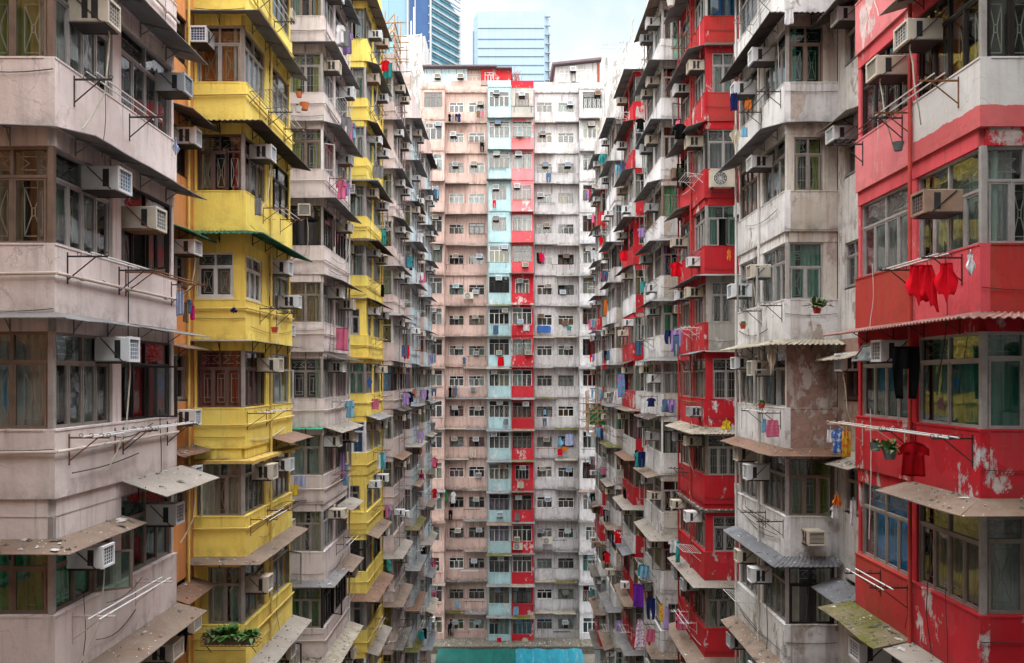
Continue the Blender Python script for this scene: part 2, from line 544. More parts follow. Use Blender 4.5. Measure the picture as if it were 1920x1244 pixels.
def window_meshes(w, h, n, lod, opens=(), pat=0, tr=.30, trn=2, tilt=()):
    key = (round(w, 2), round(h, 2), n, lod, tuple(opens), pat, tr, trn, tuple(tilt))
    if key in _wc:
        return _wc[key]
    fr, gl, gr = MB(), MB(), MB()
    fw = .045 if lod < 2 else .05
    y0, y1 = .03, .10
    zt = h * (1 - tr) if tr else h
    fr.box(0, fw, y0, y1, 0, h); fr.box(w - fw, w, y0, y1, 0, h)
    fr.box(fw, w - fw, y0, y1, 0, fw); fr.box(fw, w - fw, y0, y1, h - fw, h)
    fr.box(-.02, w + .02, -.02, y0, -.035, .0)
    if tr:
        fr.box(fw, w - fw, y0 + .003, y1, zt - .022, zt + .022)
        for i in range(1, trn):
            x = fw + (w - 2 * fw) * i / trn
            fr.box(x - .022, x + .022, y0 + .006, y1, zt + .022, h - fw)
        gl.face([(fw, .07, zt + .02), (w - fw, .07, zt + .02), (w - fw, .07, h - fw), (fw, .07, h - fw)])
        for i in tilt:       # top-hung panes pushed open
            xa = fw + (w - 2 * fw) * i / trn + .02; xb = fw + (w - 2 * fw) * (i + 1) / trn - .02
            L_ = h - fw - zt; ca, sa = math.cos(R(35)), math.sin(R(35))
            q0 = lambda x, u, t: (x, y0 - u * sa - t * ca, h - fw - u * ca + t * sa)
            for (x0_, x1_, u0, u1) in ((xa, xa + .035, 0, L_), (xb - .035, xb, 0, L_), (xa + .035, xb - .035, 0, .035), (xa + .035, xb - .035, L_ - .035, L_)):
                a8 = [q0(x0_, u0, 0), q0(x1_, u0, 0), q0(x1_, u1, 0), q0(x0_, u1, 0), q0(x0_, u0, .025), q0(x1_, u0, .025), q0(x1_, u1, .025), q0(x0_, u1, .025)]
                for fc in ((0, 3, 2, 1), (4, 5, 6, 7), (0, 1, 5, 4), (1, 2, 6, 5), (2, 3, 7, 6), (3, 0, 4, 7)):
                    fr.face([a8[k] for k in fc])
            gl.face([q0(xa + .03, .03, .012), q0(xb - .03, .03, .012), q0(xb - .03, L_ - .03, .012), q0(xa + .03, L_ - .03, .012)])
        if lod == 0:
            for i in range(trn):
                xa = fw + (w - 2 * fw) * i / trn; xb = fw + (w - 2 * fw) * (i + 1) / trn
                ym = (zt + h) / 2
                for p, q in (((xa + .05, .15, ym + .1), (xb - .05, .15, ym + .1)), ((xa + .05, .15, ym - .1), (xb - .05, .15, ym - .1)),
                             ((xa + .05, .15, ym + .1), ((xa + xb) / 2 - .06, .15, ym)), ((xb - .05, .15, ym + .1), ((xa + xb) / 2 + .06, .15, ym)),
                             ((xa + .05, .15, ym - .1), ((xa + xb) / 2 - .06, .15, ym)), ((xb - .05, .15, ym - .1), ((xa + xb) / 2 + .06, .15, ym))):
                    gr.bar(p, q, .008)
    top = zt - .022 if tr else h - fw
    for i in range(n):
        xa = fw + (w - 2 * fw) * i / n; xb = fw + (w - 2 * fw) * (i + 1) / n
        if lod < 2:
            if i:
                fr.box(xa - .016, xa + .016, y0 + .004, y1, fw, top)
            sw = .034
            if i in opens:
                hinge = xa if (i % 2 == 0) else xb
                sg = 1 if hinge == xa else -1
                ang = R(62)
                L = (xb - xa)

                def q(u, t):
                    return (hinge + sg * (u * math.cos(ang)) + sg * t * math.sin(ang) * .0, y0 - u * math.sin(ang) + t, 0)
                for (u0, u1, za, zb) in ((0, sw, fw, top), (L - sw, L, fw, top), (sw, L - sw, fw, fw + sw), (sw, L - sw, top - sw, top)):
                    a0, a1 = q(u0, 0), q(u1, 0)
                    b0, b1 = q(u0, -.03), q(u1, -.03)
                    ps = [(a0[0], a0[1], za), (a1[0], a1[1], za), (b1[0], b1[1], za), (b0[0], b0[1], za), (a0[0], a0[1], zb), (a1[0], a1[1], zb), (b1[0], b1[1], zb), (b0[0], b0[1], zb)]
                    for fc in ((0, 3, 2, 1), (4, 5, 6, 7), (0, 1, 5, 4), (1, 2, 6, 5), (2, 3, 7, 6), (3, 0, 4, 7)):
                        fr.face([ps[k] for k in fc])
                a, b = q(sw, -.015), q(L - sw, -.015)
                gl.face([(a[0], a[1], fw + sw), (b[0], b[1], fw + sw), (b[0], b[1], top - sw), (a[0], a[1], top - sw)])
            else:
                xs, xe = xa + .016, xb - .016
                fr.box(xs, xs + sw, .045, .085, fw, top); fr.box(xe - sw, xe, .045, .085, fw, top)
                fr.box(xs + sw, xe - sw, .045, .085, fw, fw + sw); fr.box(xs + sw, xe - sw, .045, .085, top - sw, top)
                gl.face([(xs + sw, .066, fw + sw), (xe - sw, .066, fw + sw), (xe - sw, .066, top - sw), (xs + sw, .066, top - sw)])
            if pat >= 0:
                pattern(gr, xa + .02, xb - .02, fw + .03, top - .03, pat, .15, .009 if lod == 0 else .011)
        else:
            if i:
                fr.box(xa - .03, xa + .03, y0 + .004, y1, fw, top)
            gl.face([(xa + .02, .07, fw), (xb - .02, .07, fw), (xb - .02, .07, top), (xa + .02, .07, top)])
    out = (fr.mesh('window_frame', [None]), gl.mesh('glass', [None]), gr.mesh('grille', [None]) if gr.v else None)
    _wc[key] = out
    return out


_cc = {}


def curtain_mesh(w, h, var, seed):
    key = (round(w, 2), round(h, 2), var, seed % 4)
    if key in _cc:
        return _cc[key]
    rg = random.Random(seed % 4 + len(var) * 7)
    mb = MB()
    spans = {'full': [(0, 1)], 'both': [(0, .3), (.7, 1)], 'left': [(0, .55)], 'right': [(.42, 1)], 'gap': [(0, .46), (.60, 1)], 'low': [(0, 1)], 'tied': [(0, .34), (.66, 1)], 'flat': [(0, 1)]}[var]
    for a, b in spans:
        x0, x1 = .02 + a * (w - .04), .02 + b * (w - .04)
        n = max(3, int((x1 - x0) / .028))
        rows = [0, .33, .66, 1] if var == 'tied' else [0, .5, 1]
        zmax = h * .72 if var == 'low' else h - .03
        ph = rg.random() * 6
        base = len(mb.v)
        for i in range(n + 1):
            t = i / n
            for r in rows:
                if var == 'flat':
                    mb.pt((x0 + t * (x1 - x0), .24, .02 + r * (zmax - .02)))
                    continue
                yy = .25 + .030 * math.sin(ph + i * 1.45 + r * .6) + .016 * math.sin(i * .63 + r)
                xx = x0 + t * (x1 - x0)
                if var == 'tied':
                    k = 1 - .55 * math.exp(-((r - .4) / .25) ** 2)
                    xx = (x0 + (xx - x0) * k) if a == 0 else (x1 - (x1 - xx) * k)
                mb.pt((xx, yy, .02 + r * (zmax - .02)))
        m = len(rows)
        for i in range(n):
            for r in range(m - 1):
                p = base + i * m + r
                mb.f.append([p, p + m, p + m + 1, p + 1]); mb.m.append(0)
    me = mb.mesh('curtain', [None])
    me.polygons.foreach_set('use_smooth', [var != 'flat'] * len(me.polygons))
    _cc[key] = me
    return me


_fw = {}


def far_window_mesh(w, h, n, var, seed, tr=.3):
    key = (round(w, 2), round(h, 2), n, var, seed % 3, tr)
    if key in _fw:
        return _fw[key]
    mb = MB()
    fr, gl, _ = window_meshes(w, h, n, 2, tr=tr)
    parts = [(fr, 0), (gl, 1)]
    if var != 'none':
        parts.append((curtain_mesh(w, h, var, seed), 2))
    for me, mi in parts:
        b = len(mb.v)
        mb.v += [tuple(v.co) for v in me.vertices]
        for p in me.polygons:
            mb.f.append([b + i for i in p.vertices]); mb.m.append(mi)
    if seed % 3 != 1:   # guard bars read as thin lighter lines
        for i in range(n):
            xa = .05 + (w - .1) * i / n; xb = .05 + (w - .1) * (i + 1) / n
            b = len(mb.f)
            pattern(mb, xa + .03, xb - .03, .06, h * (1 - tr) - .04, (seed % 2), .15, .011)
            for q in range(b, len(mb.f)):
                mb.m[q] = 3
    me = mb.mesh('window', [None, None, None, None])
    _fw[key] = me
    return me


def place_window(parent, base, O, rz, a, z, w, h, n, lod, fr='alu', gl='pane', cu='full', cc='pale', seed=0, opens=(), pat=0, tr=.3, trn=2, inset=.07, gb='grille_bar', tilt=()):
    c, s = math.cos(rz), math.sin(rz)
    loc = (O[0] + a * c - inset * s - base[0], O[1] + a * s + inset * c - base[1], z - base[2])
    if lod >= 2:
        me = far_window_mesh(w, h, n, cu, seed, tr)
        return obj('window', me, parent, loc, rz, [fr, gl, 'cu_' + cc, gb])
    f, g, b = window_meshes(w, h, n, lod, opens, pat, tr, trn, tilt)
    wo = obj('window', f, parent, loc, rz, [fr])
    obj('glass', g, wo, mats=[gl])
    if b is not None:
        obj('grille', b, wo, mats=[gb])
    if cu != 'none':
        obj('curtain', curtain_mesh(w, h, cu, seed), wo, mats=['cu_' + cc])
    return wo


# ---------------------------------------------------------------- air conditioners
ACW, ACH, ACD = .52, .37, .46
_ac = {}


def ac_meshes(var):
    if var in _ac:
        return _ac[var]
    w, h, d = ACW / 2, ACH, ACD
    c = MB()
    e = .012
    # body with softened edges
    prof = [(-w + e, 0), (w - e, 0), (w, e), (w, h - e), (w - e, h), (-w + e, h), (-w, h - e), (-w, e)]
    b = len(c.v)
    for y in (.12, -d + .03):
        for x, z in prof:
            c.pt((x, y, z))
    for k in range(8):
        c.f.append([b + k, b + 8 + k, b + 8 + (k + 1) % 8, b + (k + 1) % 8]); c.m.append(0)
    c.f.append([b + k for k in range(8)]); c.m.append(0)
    c.f.append([b + 8 + k for k in range(8)][::-1]); c.m.append(0)
    # proud front rim
    t = .035
    y0, y1 = -d - .012, -d + .03
    c.box(-w - .006, -w + t, y0, y1, -.006, h + .006); c.box(w - t, w + .006, y0, y1, -.006, h + .006)
    c.box(-w + t, w - t, y0, y1, -.006, t); c.box(-w + t, w - t, y0, y1, h - t, h + .006)
    # lattice over the fins
    if var % 2 == 0:
        for i in range(1, 5):
            x = -w + t + (2 * w - 2 * t) * i / 5
            c.box(x - .006, x + .006, -d + .008, -d + .02, t, h - t)
        for i in range(1, 5):
            z = t + (h - 2 * t) * i / 5
            c.box(-w + t, w - t, -d + .011, -d + .022, z - .005, z + .005)
    else:
        for i in range(1, 9):
            z = t + (h - 2 * t) * i / 9
            c.box(-w + t, w - t, -d + .010, -d + .022, z - .006, z + .006)
    g = MB()
    g.box(-w + t, w - t, -d + .024, -d + .034, t, h - t)
    vs_ = [MB(), MB()]
    for v, sx in zip(vs_, (-1, 1)):
        x0, x1 = sx * (w - .001), sx * (w + .003)
        v.box(x0, x1, -.32, -.22, .05, h - .05)
        if var % 3 == 1:
            v.box(x0, x1, -.17, -.08, .05, h - .05)
    k = MB()
    for sx in (-1, 1):
        x = sx * (w + .012)
        k.bar((x, .1, -.02), (x, -d + .03, -.02), .013)
        k.bar((x, .02, h * .95), (x, -d + .1, .0), .011)
    k.bar((-w, -d + .1, -.02), (w, -d + .1, -.02), .012)
    k.box(-w + .02, w - .02, -d + .05, .1, -.024, -.004)
    _ac[var] = [c.mesh('casing', [None]), g.mesh('grille', [None]), vs_[0].mesh('vent', [M['fin_dark']]), k.mesh('bracket', [None]), vs_[1].mesh('vent', [M['fin_dark']])]
    # joined far version
    mb = MB()
    for mi, me in enumerate(_ac[var]):
        b = len(mb.v)
        mb.v += [tuple(p.co) for p in me.vertices]
        for p in me.polygons:
            mb.f.append([b + i for i in p.vertices]); mb.m.append(2 if mi == 4 else mi)
    far = mb.mesh('air_conditioner', [None, None, M['fin_dark'], None])
    _ac[var].append(far)
    _ac[var].append(mb)
    return _ac[var]


AC_LIST = []
COLN = {'case_white': 'white', 'case_cream': 'cream', 'case_grey': 'grey', 'case_brown': 'brown'}
FINN = {'fin_blue': 'blue', 'fin_navy': 'navy', 'fin_dark': 'dark', 'fin_teal': 'teal'}


def add_ac(O, rz, a, z, nick, facename, ordn, pos, rng, case=None, fin=None, var=None, hose=False):
    c, s = math.cos(rz), math.sin(rz)
    p = Vector((O[0] + a * c, O[1] + a * s, z))
    q = proj(p + Vector((0, 0, .2)))
    if q is None or not (-120 < q[0] < 2040 and -90 < q[1] < 1320):
        return
    case = case or rng.choices(list(COLN), [4, 4, 2, 1.2])[0]
    fin = fin or rng.choices(list(FINN), [3, 1.5, 4, 1])[0]
    var = rng.randrange(6) if var is None else var
    AC_LIST.append((p, rz, case, fin, var, nick, facename, ordn, pos, hose))


def build_acs():
    AC_LIST.sort(key=lambda t: t[0][1])
    used = {}
    rest = MB()
    slots = ['case_white', 'fin_dark', 'fin_dark', 'steel_dark', 'case_cream', 'fin_blue', 'case_grey', 'fin_navy', 'case_brown', 'fin_teal']
    for i, (p, rz, case, fin, var, nick, fn, on, pos, hose) in enumerate(AC_LIST):
        ms = ac_meshes(var)
        br = 'steel_dark' if var != 2 else 'steel_rust'
        if i >= 298:
            c, s = math.cos(rz), math.sin(rz)
            b = len(rest.v)
            src = ms[6]
            for x, y, z in src.v:
                rest.v.append((p[0] + x * c - y * s, p[1] + x * s + y * c, p[2] + z))
            mp = {0: slots.index(case), 1: slots.index(fin), 2: 2, 3: 3}
            for f, m in zip(src.f, src.m):
                rest.f.append([b + k for k in f]); rest.m.append(mp[m])
            continue
        nick = nick.replace('the ', '', 1)
        stem = f"air conditioner, {fn} of {nick}, {on} storey down" + (f", {pos}" if pos else '')
        for first in (COLN[case], FINN[fin] + '-grilled', COLN[case] + '-cased', 'another'):
            lab = f"{first} {stem}"
            if lab not in used:
                break
        used[lab] = 1
        if p[1] < 44:
            root = empty('air_conditioner', p, rz)
            obj('casing', ms[0], root, mats=[case])
            obj('grille', ms[1], root, mats=[fin])
            obj('vent', ms[2], root)
            obj('vent', ms[4], root)
            obj('bracket', ms[3], root, mats=[br])
            if hose:
                hb = MB()
                L = hose if isinstance(hose, float) else .9
                hb.tube([(.1, -.35, -.01), (.1, -.36, -.10), (.14, -.33, -.35), (.12, -.28, -.35 - L * .5), (.0, -.15, -.35 - L * .8), (-.15, -.05, -.35 - L)], .013, 0, 5)
                obj('drain_hose', hb.mesh('drain_hose', ['hose']), root)
        else:
            root = obj('air_conditioner', ms[5], None, p, rz, [case, fin, None, br])
        q_ = .76 + .24 * ((i * 37) % 17) / 16
        root.scale = (q_, 1.0 + .12 * (((i * 13) % 7) / 6 - .5), .9 + .22 * ((i * 29) % 11) / 10)
        tag(root, lab, 'air conditioner', 'window air conditioners on the flats')
    if rest.f:
        o = obj('air_conditioner_mass', rest.mesh('air_conditioner_mass', slots))
        tag(o, 'remaining tiny air conditioners far down the courtyard', 'air conditioner', kind='stuff')


# ---------------------------------------------------------------- awnings
def awning(parent, base, pts, outv, kind, drop=.16, dep=.58, z=0.0, rng=None, lod=0, debris=0, rows=None):
    """pts: polyline along the wall (x, y); outv: outward unit vector per segment"""
    rng = rng or random
    # outer polyline with mitre
    P = [Vector((p[0], p[1])) for p in pts]
    n = len(P)
    Q = []
    for i in range(n):
        if i == 0:
            o = Vector(outv[0]) * dep
        elif i == n - 1:
            o = Vector(outv[-1]) * dep
        else:
            o = (Vector(outv[i - 1]) + Vector(outv[i])) * dep
        Q.append(P[i] + o)
    mb = MB()
    mb.off = base
    corr = kind.startswith('corr')
    th = .075 if kind.startswith('slab') else .014
    if kind.startswith('slab'):
        drop = .02
    for i in range(n - 1):
        L = (P[i + 1] - P[i]).length
        per = .095
        m = max(2, int(L / per) * 4) if corr and lod < 2 else max(2, int(L / .45))
        prev = None
        sag = [rng.uniform(-.012, .012) for _ in range(m + 1)]
        for j in range(m + 1):
            t = j / m
            a = P[i].lerp(P[i + 1], t)
            b = Q[i].lerp(Q[i + 1], t)
            w = .017 * math.sin(2 * PI * t * L / per) if corr and lod < 2 else 0
            e = sag[j] if not corr else 0
            jag = rng.uniform(-.02, .02) if kind in ('mossy', 'sheet_rust', 'corr_beige', 'slab_grey') else 0
            cur = [(a[0], a[1], z + w), (b[0] + outv[i][0] * jag, b[1] + outv[i][1] * jag, z - drop + w + e)]
            if prev:
                top = [prev[0], prev[1], cur[1], cur[0]]
                lo = [(p[0], p[1], p[2] - th) for p in top]
                mb.face(top); mb.face(lo[::-1])
                mb.face([top[1], lo[1], lo[2], top[2]])
                if j == 1: mb.face([top[0], lo[0], lo[1], top[1]])
                if j == m: mb.face([top[2], lo[2], lo[3], top[3]])
            prev = cur
    o = obj('awning', mb.mesh('awning', [kind]), parent)
    if lod < 2 and not kind.startswith('slab'):
        for i in range(n - 1):
            L = (P[i + 1] - P[i]).length
            k = max(1, int(L / 1.0))
            for j in range(k):
                t = (j + .5) / k
                a = P[i].lerp(P[i + 1], t)
                b = a + Vector(outv[i]) * dep * .85
                d2 = drop * .85
                br = MB(); br.off = base
                br.bar((a[0], a[1], z - .02 - th), (b[0], b[1], z - d2 - .015 - th), .013)
                br.bar((a[0], a[1], z - .26), ((a[0] + b[0]) / 2, (a[1] + b[1]) / 2, z - .02 - d2 / 2 - th), .011)
                br.bar((a[0], a[1], z - .30), (a[0], a[1], z - .02), .014)
                obj('bracket', br.mesh('bracket', ['steel_dark' if kind != 'sheet_grey' else 'steel_grey']), o)
    if debris:
        db = MB()
        db.off = base
        for _ in range(debris):
            i = rng.randrange(n - 1)
            t, u = rng.random(), rng.uniform(.05, .95) ** 1.3
            a = P[i].lerp(P[i + 1], t); b = Q[i].lerp(Q[i + 1], t)
            c = a.lerp(b, u)
            zz = z - drop * u + .004
            s = rng.uniform(.015, .06) if rng.random() < .85 else rng.uniform(.06, .16)
            th_ = rng.random() * PI
            dx, dy = math.cos(th_) * s, math.sin(th_) * s
            hh = rng.uniform(.008, .035)
            mi = 0 if rng.random() < .3 else 1
            p = [(c[0] - dx, c[1] - dy, zz), (c[0] + dy * .6, c[1] - dx * .6, zz), (c[0] + dx, c[1] + dy, zz), (c[0] - dy * .5, c[1] + dx * .5, zz)]
            tp = (c[0] + dx * .1, c[1] + dy * .1, zz + hh)
            for q in range(4):
                db.face([p[q], p[(q + 1) % 4], tp], mi)
        d = obj('debris', db.mesh('debris', ['litter', 'rubble']), o)
        d['kind'] = 'stuff'
    return o


# ---------------------------------------------------------------- drying racks
_rk = {}


def rack_meshes(L, dep, kind):
    key = (round(L, 1), round(dep, 2), kind)
    if key in _rk:
        return _rk[key]
    if kind == 'poles':
        arm = MB()
        arm.bar((0, 0, 0), (0, -dep, .0), .018)
        arm.bar((0, 0, -.36), (0, -dep * .7, -.01), .011)
        arm.bar((0, .0, -.42), (0, .0, .06), .018)
        for t in (.3, .55, .8, .98):
            arm.ring((0, -dep * t, .035), .03, .006, 'x')
        pole = MB()
        pole.bar((-.25, 0, 0), (L + .25, 0, .0), .013, 0, 6)
        r = [('arm', arm.mesh('arm', [None]), [(0, 0, 0), (L, 0, 0)]), ('pole', pole.mesh('pole', [None]), [(0, -dep * .55, .03), (0, -dep * .80, .025)])]
    else:   # wire rack
        fr = MB()
        for p, q in (((0, 0, 0), (0, -dep, .06)), ((L, 0, 0), (L, -dep, .06)), ((0, -dep, .06), (L, -dep, .06)), ((0, 0, 0), (L, 0, 0)), ((0, 0, -.3), (0, -dep * .6, .03)), ((L, 0, -.3), (L, -dep * .6, .03))):
            fr.bar(p, q, .011)
        w = MB()
        for i in range(1, 7):
            w.bar((0, -dep * i / 7, .06 * i / 7), (L, -dep * i / 7, .06 * i / 7), .006)
        r = [('frame', fr.mesh('frame', [None]), [(0, 0, 0)]), ('wires', w.mesh('wires', [None]), [(0, 0, 0)])]
    _rk[key] = r
    return r


RACKS = {}


def add_rack(O, rz, a, z, L, dep, kind, mat, nick, fn, on, pos=''):
    c, s = math.cos(rz), math.sin(rz)
    p = Vector((O[0] + a * c, O[1] + a * s, z))
    q = proj(p)
    if q is None or not (-60 < q[0] < 1980 and -40 < q[1] < 1300):
        return
    lab = f"{ {'steel_dark': 'black', 'steel_rust': 'rusty', 'wire_white': 'white', 'steel_grey': 'grey', 'pipe_cream': 'cream'}[mat]} {'pole' if kind == 'poles' else 'wire'} drying rack, {fn} of {nick.replace('the ', '', 1)}, {on} storey down{pos}"
    if lab in RACKS:
        return
    RACKS[lab] = 1
    ms = rack_meshes(L, dep, kind)
    if p[1] < 45:
        root = empty('drying_rack', p, rz)
        for nm, me, ls in ms:
            for l in ls:
                obj(nm, me, root, l, mats=['wire_white' if nm == 'pole' and (len(RACKS) % 3) else mat])
    else:
        mb = MB()
        for nm, me, ls in ms:
            for l in ls:
                b = len(mb.v)
                mb.v += [tuple(Vector(v.co) + Vector(l)) for v in me.vertices]
                for f in me.polygons:
                    mb.f.append([b + i for i in f.vertices]); mb.m.append(0)
        root = obj('drying_rack', mb.mesh('drying_rack', [None]), None, p, rz, [mat])
    tag(root, lab, 'drying rack', 'drying racks under the windows')


# ---------------------------------------------------------------- laundry
def garment(kind, w, h, seed, mat):
    """a hanging piece of cloth, origin at the middle of its top edge, in the XZ plane"""
    rg = random.Random(seed)
    mb = MB()
    nx, nz = 12, 14
    ph = rg.random() * 6
    fr = rg.uniform(2.2, 3.4)
    # half width at height t (0 top .. 1 bottom) and optional middle gap

    def half(t):
        if kind == 'shirt':
            return .5 if t < .34 else (.36 - .02 * math.sin(t * 5))
        if kind == 'trousers':
            return .40 + .06 * math.sin(t * 3) - .10 * t
        if kind == 'dress':
            return .24 + .26 * t
        if kind == 'bundle':
            return .12 + .26 * min(1, t * 2.2) + .09 * math.sin(t * 9 + ph) - .10 * t
        if kind == 'drape':
            return .20 + .26 * min(1, t * 1.6) + .05 * math.sin(t * 8 + ph)
        return .44 + .04 * min(1, t * 3) + .02 * math.sin(t * 7 + ph)

    def front(side):
        b = len(mb.v)
        for j in range(nz + 1):
            t = j / nz
            for i in range(nx + 1):
                u = i / nx * 2 - 1
                hw = half(t) * w
                x = u * hw
                z = -t * h
                if kind == 'shirt' and t < .34:
                    z -= abs(u) ** 1.5 * h * .16
                    if abs(u) > .72:
                        z += (t - .17) * h * .25
                if kind == 'trousers' and t > .42:
                    g = .05 * (t - .42) * w + .012
                    x = (abs(u) * (hw - g) + g) * (1 if u >= 0 else -1)
                    if abs(u) < 1e-6:
                        x = 0
                if kind == 'drape':
                    z -= h * t * (.22 * math.sin(u * 2.6 + ph) + .10 * math.sin(u * 9 + ph)) - h * .04
                if kind == 'bundle':
                    z -= h * t * (.16 * math.sin(u * 6 + ph) - .10 * abs(u) + .08 * math.sin(u * 13))
                if kind in ('towel', 'sheet', 'bundle'):
                    z -= .03 * h * math.sin(u * 2.3 + ph) * t
                y = (.045 * math.sin(fr * u * 2 + ph + t * 1.5) * (.3 + t) + .020 * math.sin(7 * u + t * 4 + ph)) * min(1.2, max(.35, w * 2))
                if kind in ('drape', 'towel', 'dress'):
                    y += .030 * math.sin(u * 8.5 + ph + .6 * t) * (1 - .35 * t) * min(1.2, max(.4, w * 2))
                bulge = .022 if kind in ('shirt', 'trousers', 'dress', 'bundle') else .006
                edge = 1 - abs(u) ** 4
                y += side * (bulge * edge + .002)
                mb.pt((x, y, z))
        for j in range(nz):
            for i in range(nx):
                t = (j + .5) / nz
                if kind == 'trousers' and t > .42 and i in (nx // 2 - 1, nx // 2) and False:
                    continue
                q = [b + j * (nx + 1) + i, b + j * (nx + 1) + i + 1, b + (j + 1) * (nx + 1) + i + 1, b + (j + 1) * (nx + 1) + i]
                if kind == 'trousers' and t > .42 and i in (nx // 2 - 1, nx // 2):
                    # leave the gap between the legs open
                    continue
                mb.f.append(q if side < 0 else q[::-1]); mb.m.append(0)
    front(-1)
    front(1)
    n = (nx + 1) * (nz + 1)
    for j in range(nz):
        for i in (0, nx):
            p, q = j * (nx + 1) + i, (j + 1) * (nx + 1) + i
            mb.f.append([p, q, q + n, p + n]); mb.m.append(0)
    for i in range(nx):
        p = nz * (nx + 1) + i
        mb.f.append([p, p + 1, p + 1 + n, p + n]); mb.m.append(0)
        mb.f.append([i, i + 1, i + 1 + n, i + n]); mb.m.append(0)
    # hanger hook
    mb.bar((0, 0, 0), (0, 0, .07), .006)
    me = mb.mesh(kind, [mat])
    me.polygons.foreach_set('use_smooth', [True] * len(me.polygons))
    return me


KINDN = {'shirt': ('shirt', 'shirt'), 'trousers': ('trousers', 'trousers'), 'dress': ('dress', 'dress'), 'towel': ('towel', 'towel'), 'drape': ('garment', 'garment'), 'sheet': ('bedsheet', 'bedsheet'), 'bundle': ('laundry_bundle', 'laundry')}


def hang(kind, x0, x1, y0, y1, d, mat, rz, label, seed=None):
    """a garment that fills photo box x0..x1, y0..y1 when hung at distance d"""
    p = at((x0 + x1) / 2, y0, d)
    hgt = (y1 - y0) * d / FPX
    wid = (x1 - x0) * d / FPX
    cz = abs(math.cos(rz))
    wid = wid / max(.45, cz)
    nm, cat = KINDN[kind]
    o = obj(nm, garment(kind, wid / (.96 if kind != 'trousers' else .86), hgt, seed or int(x0 * 7 + y0), 'cl_' + mat), None, p, rz)
    tag(o, label, cat, 'washing hung out to dry')
    return o


# ---------------------------------------------------------------- plants
def potted(px, py, d, pot, ph, leafy, label, spread=.22, hang_=False):
    p = at(px, py, d)
    root = empty('potted_plant', p)
    mb = MB()
    n = 10
    for r0, r1, z0, z1 in ((.06, .085, 0, .11), (.085, .092, .11, .13)):
        b = len(mb.v)
        for r, z in ((r0, z0), (r1, z1)):
            for k in range(n):
                mb.pt((r * ph * math.cos(2 * PI * k / n), r * ph * math.sin(2 * PI * k / n), z * ph))
        for k in range(n):
            mb.f.append([b + k, b + (k + 1) % n, b + n + (k + 1) % n, b + n + k]); mb.m.append(0)
        mb.f.append([b + k for k in range(n)][::-1]); mb.m.append(0)
    obj('pot', mb.mesh('pot', [pot]), root)
    foliage(root, (0, 0, .11 * ph), spread, leafy, 60, int(px))
    tag(root, label, 'potted plant', 'plants on the ledges')
    return root


def foliage(root, c, spread, mat, n, seed, droop=.0, elong=1.0):
    rg = random.Random(seed)
    mb = MB()
    for _ in range(n):
        az = rg.random() * 2 * PI
        el = rg.uniform(.1, 1.35)
        L = spread * rg.uniform(.45, 1.1)
        d = Vector((math.cos(az) * math.cos(el) * elong, math.sin(az) * math.cos(el), math.sin(el)))
        side = d.cross(Vector((0, 0, 1)))
        if side.length < .01: side = Vector((1, 0, 0))
        side.normalize()
        w = L * rg.uniform(.10, .2)
        p0 = Vector(c) + Vector((rg.uniform(-1, 1) * spread * .3 * elong, rg.uniform(-.2, .2) * spread, 0))
        p1 = p0 + d * L * .55
        p2 = p0 + d * L + Vector((0, 0, -L * (.25 + droop)))
        mb.face([p0 - side * w * .2, p0 + side * w * .2, p1 + side * w, p1 - side * w])
        mb.face([p1 - side * w, p1 + side * w, p2 + side * w * .1, p2 - side * w * .1])
    return obj('foliage', mb.mesh('foliage', [mat]), root)


# ---------------------------------------------------------------- apartment towers
CX_L, CX_R, RX_L, RX_R = -6.74, 6.90, -8.06, 8.25
Y0, SP, BL = 12.58, 9.02, 4.57
GAP = SP - BL
ROOFZ = CAMZ + 7.05 * H
WH, PH = 1.48, 1.00
GZ = -2.0


class Tower:
    def __init__(self, nick, label, base, wallmats):
        self.nick = nick
        self.base = Vector(base)
        self.root = empty('apartment_tower', self.base)
        tag(self.root, label, 'apartment tower', 'painted apartment towers round the courtyard')
        self.mb = MB(); self.mb.off = self.base
        self.mats = list(wallmats)
        self.core = MB(); self.core.off = self.base
        self.pipe = []

    def mi(self, name):
        if name not in self.mats:
            self.mats.append(name)
        return self.mats.index(name)

    def pipes(self, mat):
        p = MB(); p.off = self.base
        self.pipe.append((mat, p))
        return p

    def strip(self, O, rz, a_in0, a_in1, z0, wh, opens, mat, parapet=None, pmat=None, pr=(0, 0), lint=.27, inset=.06, thick=.14):
        """one storey of one face. openings: (a0, a1, b0, b1) with b from the sill"""
        mb = self.mb
        mb.setf(O, rz)
        ops = sorted(opens)
        x = a_in0
        for (a0, a1, b0, b1) in ops:
            if a0 > x + .002:
                mb.box(x, a0, inset, inset + thick, z0, z0 + wh, mat)
            if b0 > .002:
                mb.box(a0, a1, inset, inset + thick, z0, z0 + b0, mat)
            if b1 < wh - .002:
                mb.box(a0, a1, inset, inset + thick, z0 + b1, z0 + wh, mat)
            x = a1
        if a_in1 > x + .002:
            mb.box(x, a_in1, inset, inset + thick, z0, z0 + wh, mat)
        if lint > 0:
            mb.box(a_in0, a_in1, inset - .012, inset + thick - .01, z0 + wh, z0 + wh + lint, mat)
        if parapet:
            mb.box(pr[0], pr[1], 0, .15, z0 - parapet, z0, mat if pmat is None else pmat)
            # a thin coping
            mb.box(pr[0], pr[1], -.012, .16, z0 + .001, z0 + .03, mat if pmat is None else pmat)
        mb.setf()

    def finish(self):
        o = obj('wall', self.mb.mesh('wall', self.mats), self.root)
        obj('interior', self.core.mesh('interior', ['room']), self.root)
        for k, p in self.pipe:
            if p.f:
                obj('drain_pipe', p.mesh('drain_pipe', [k]), self.root)
        return o


def pick(rng, d):
    return rng.choices(list(d), list(d.values()))[0]


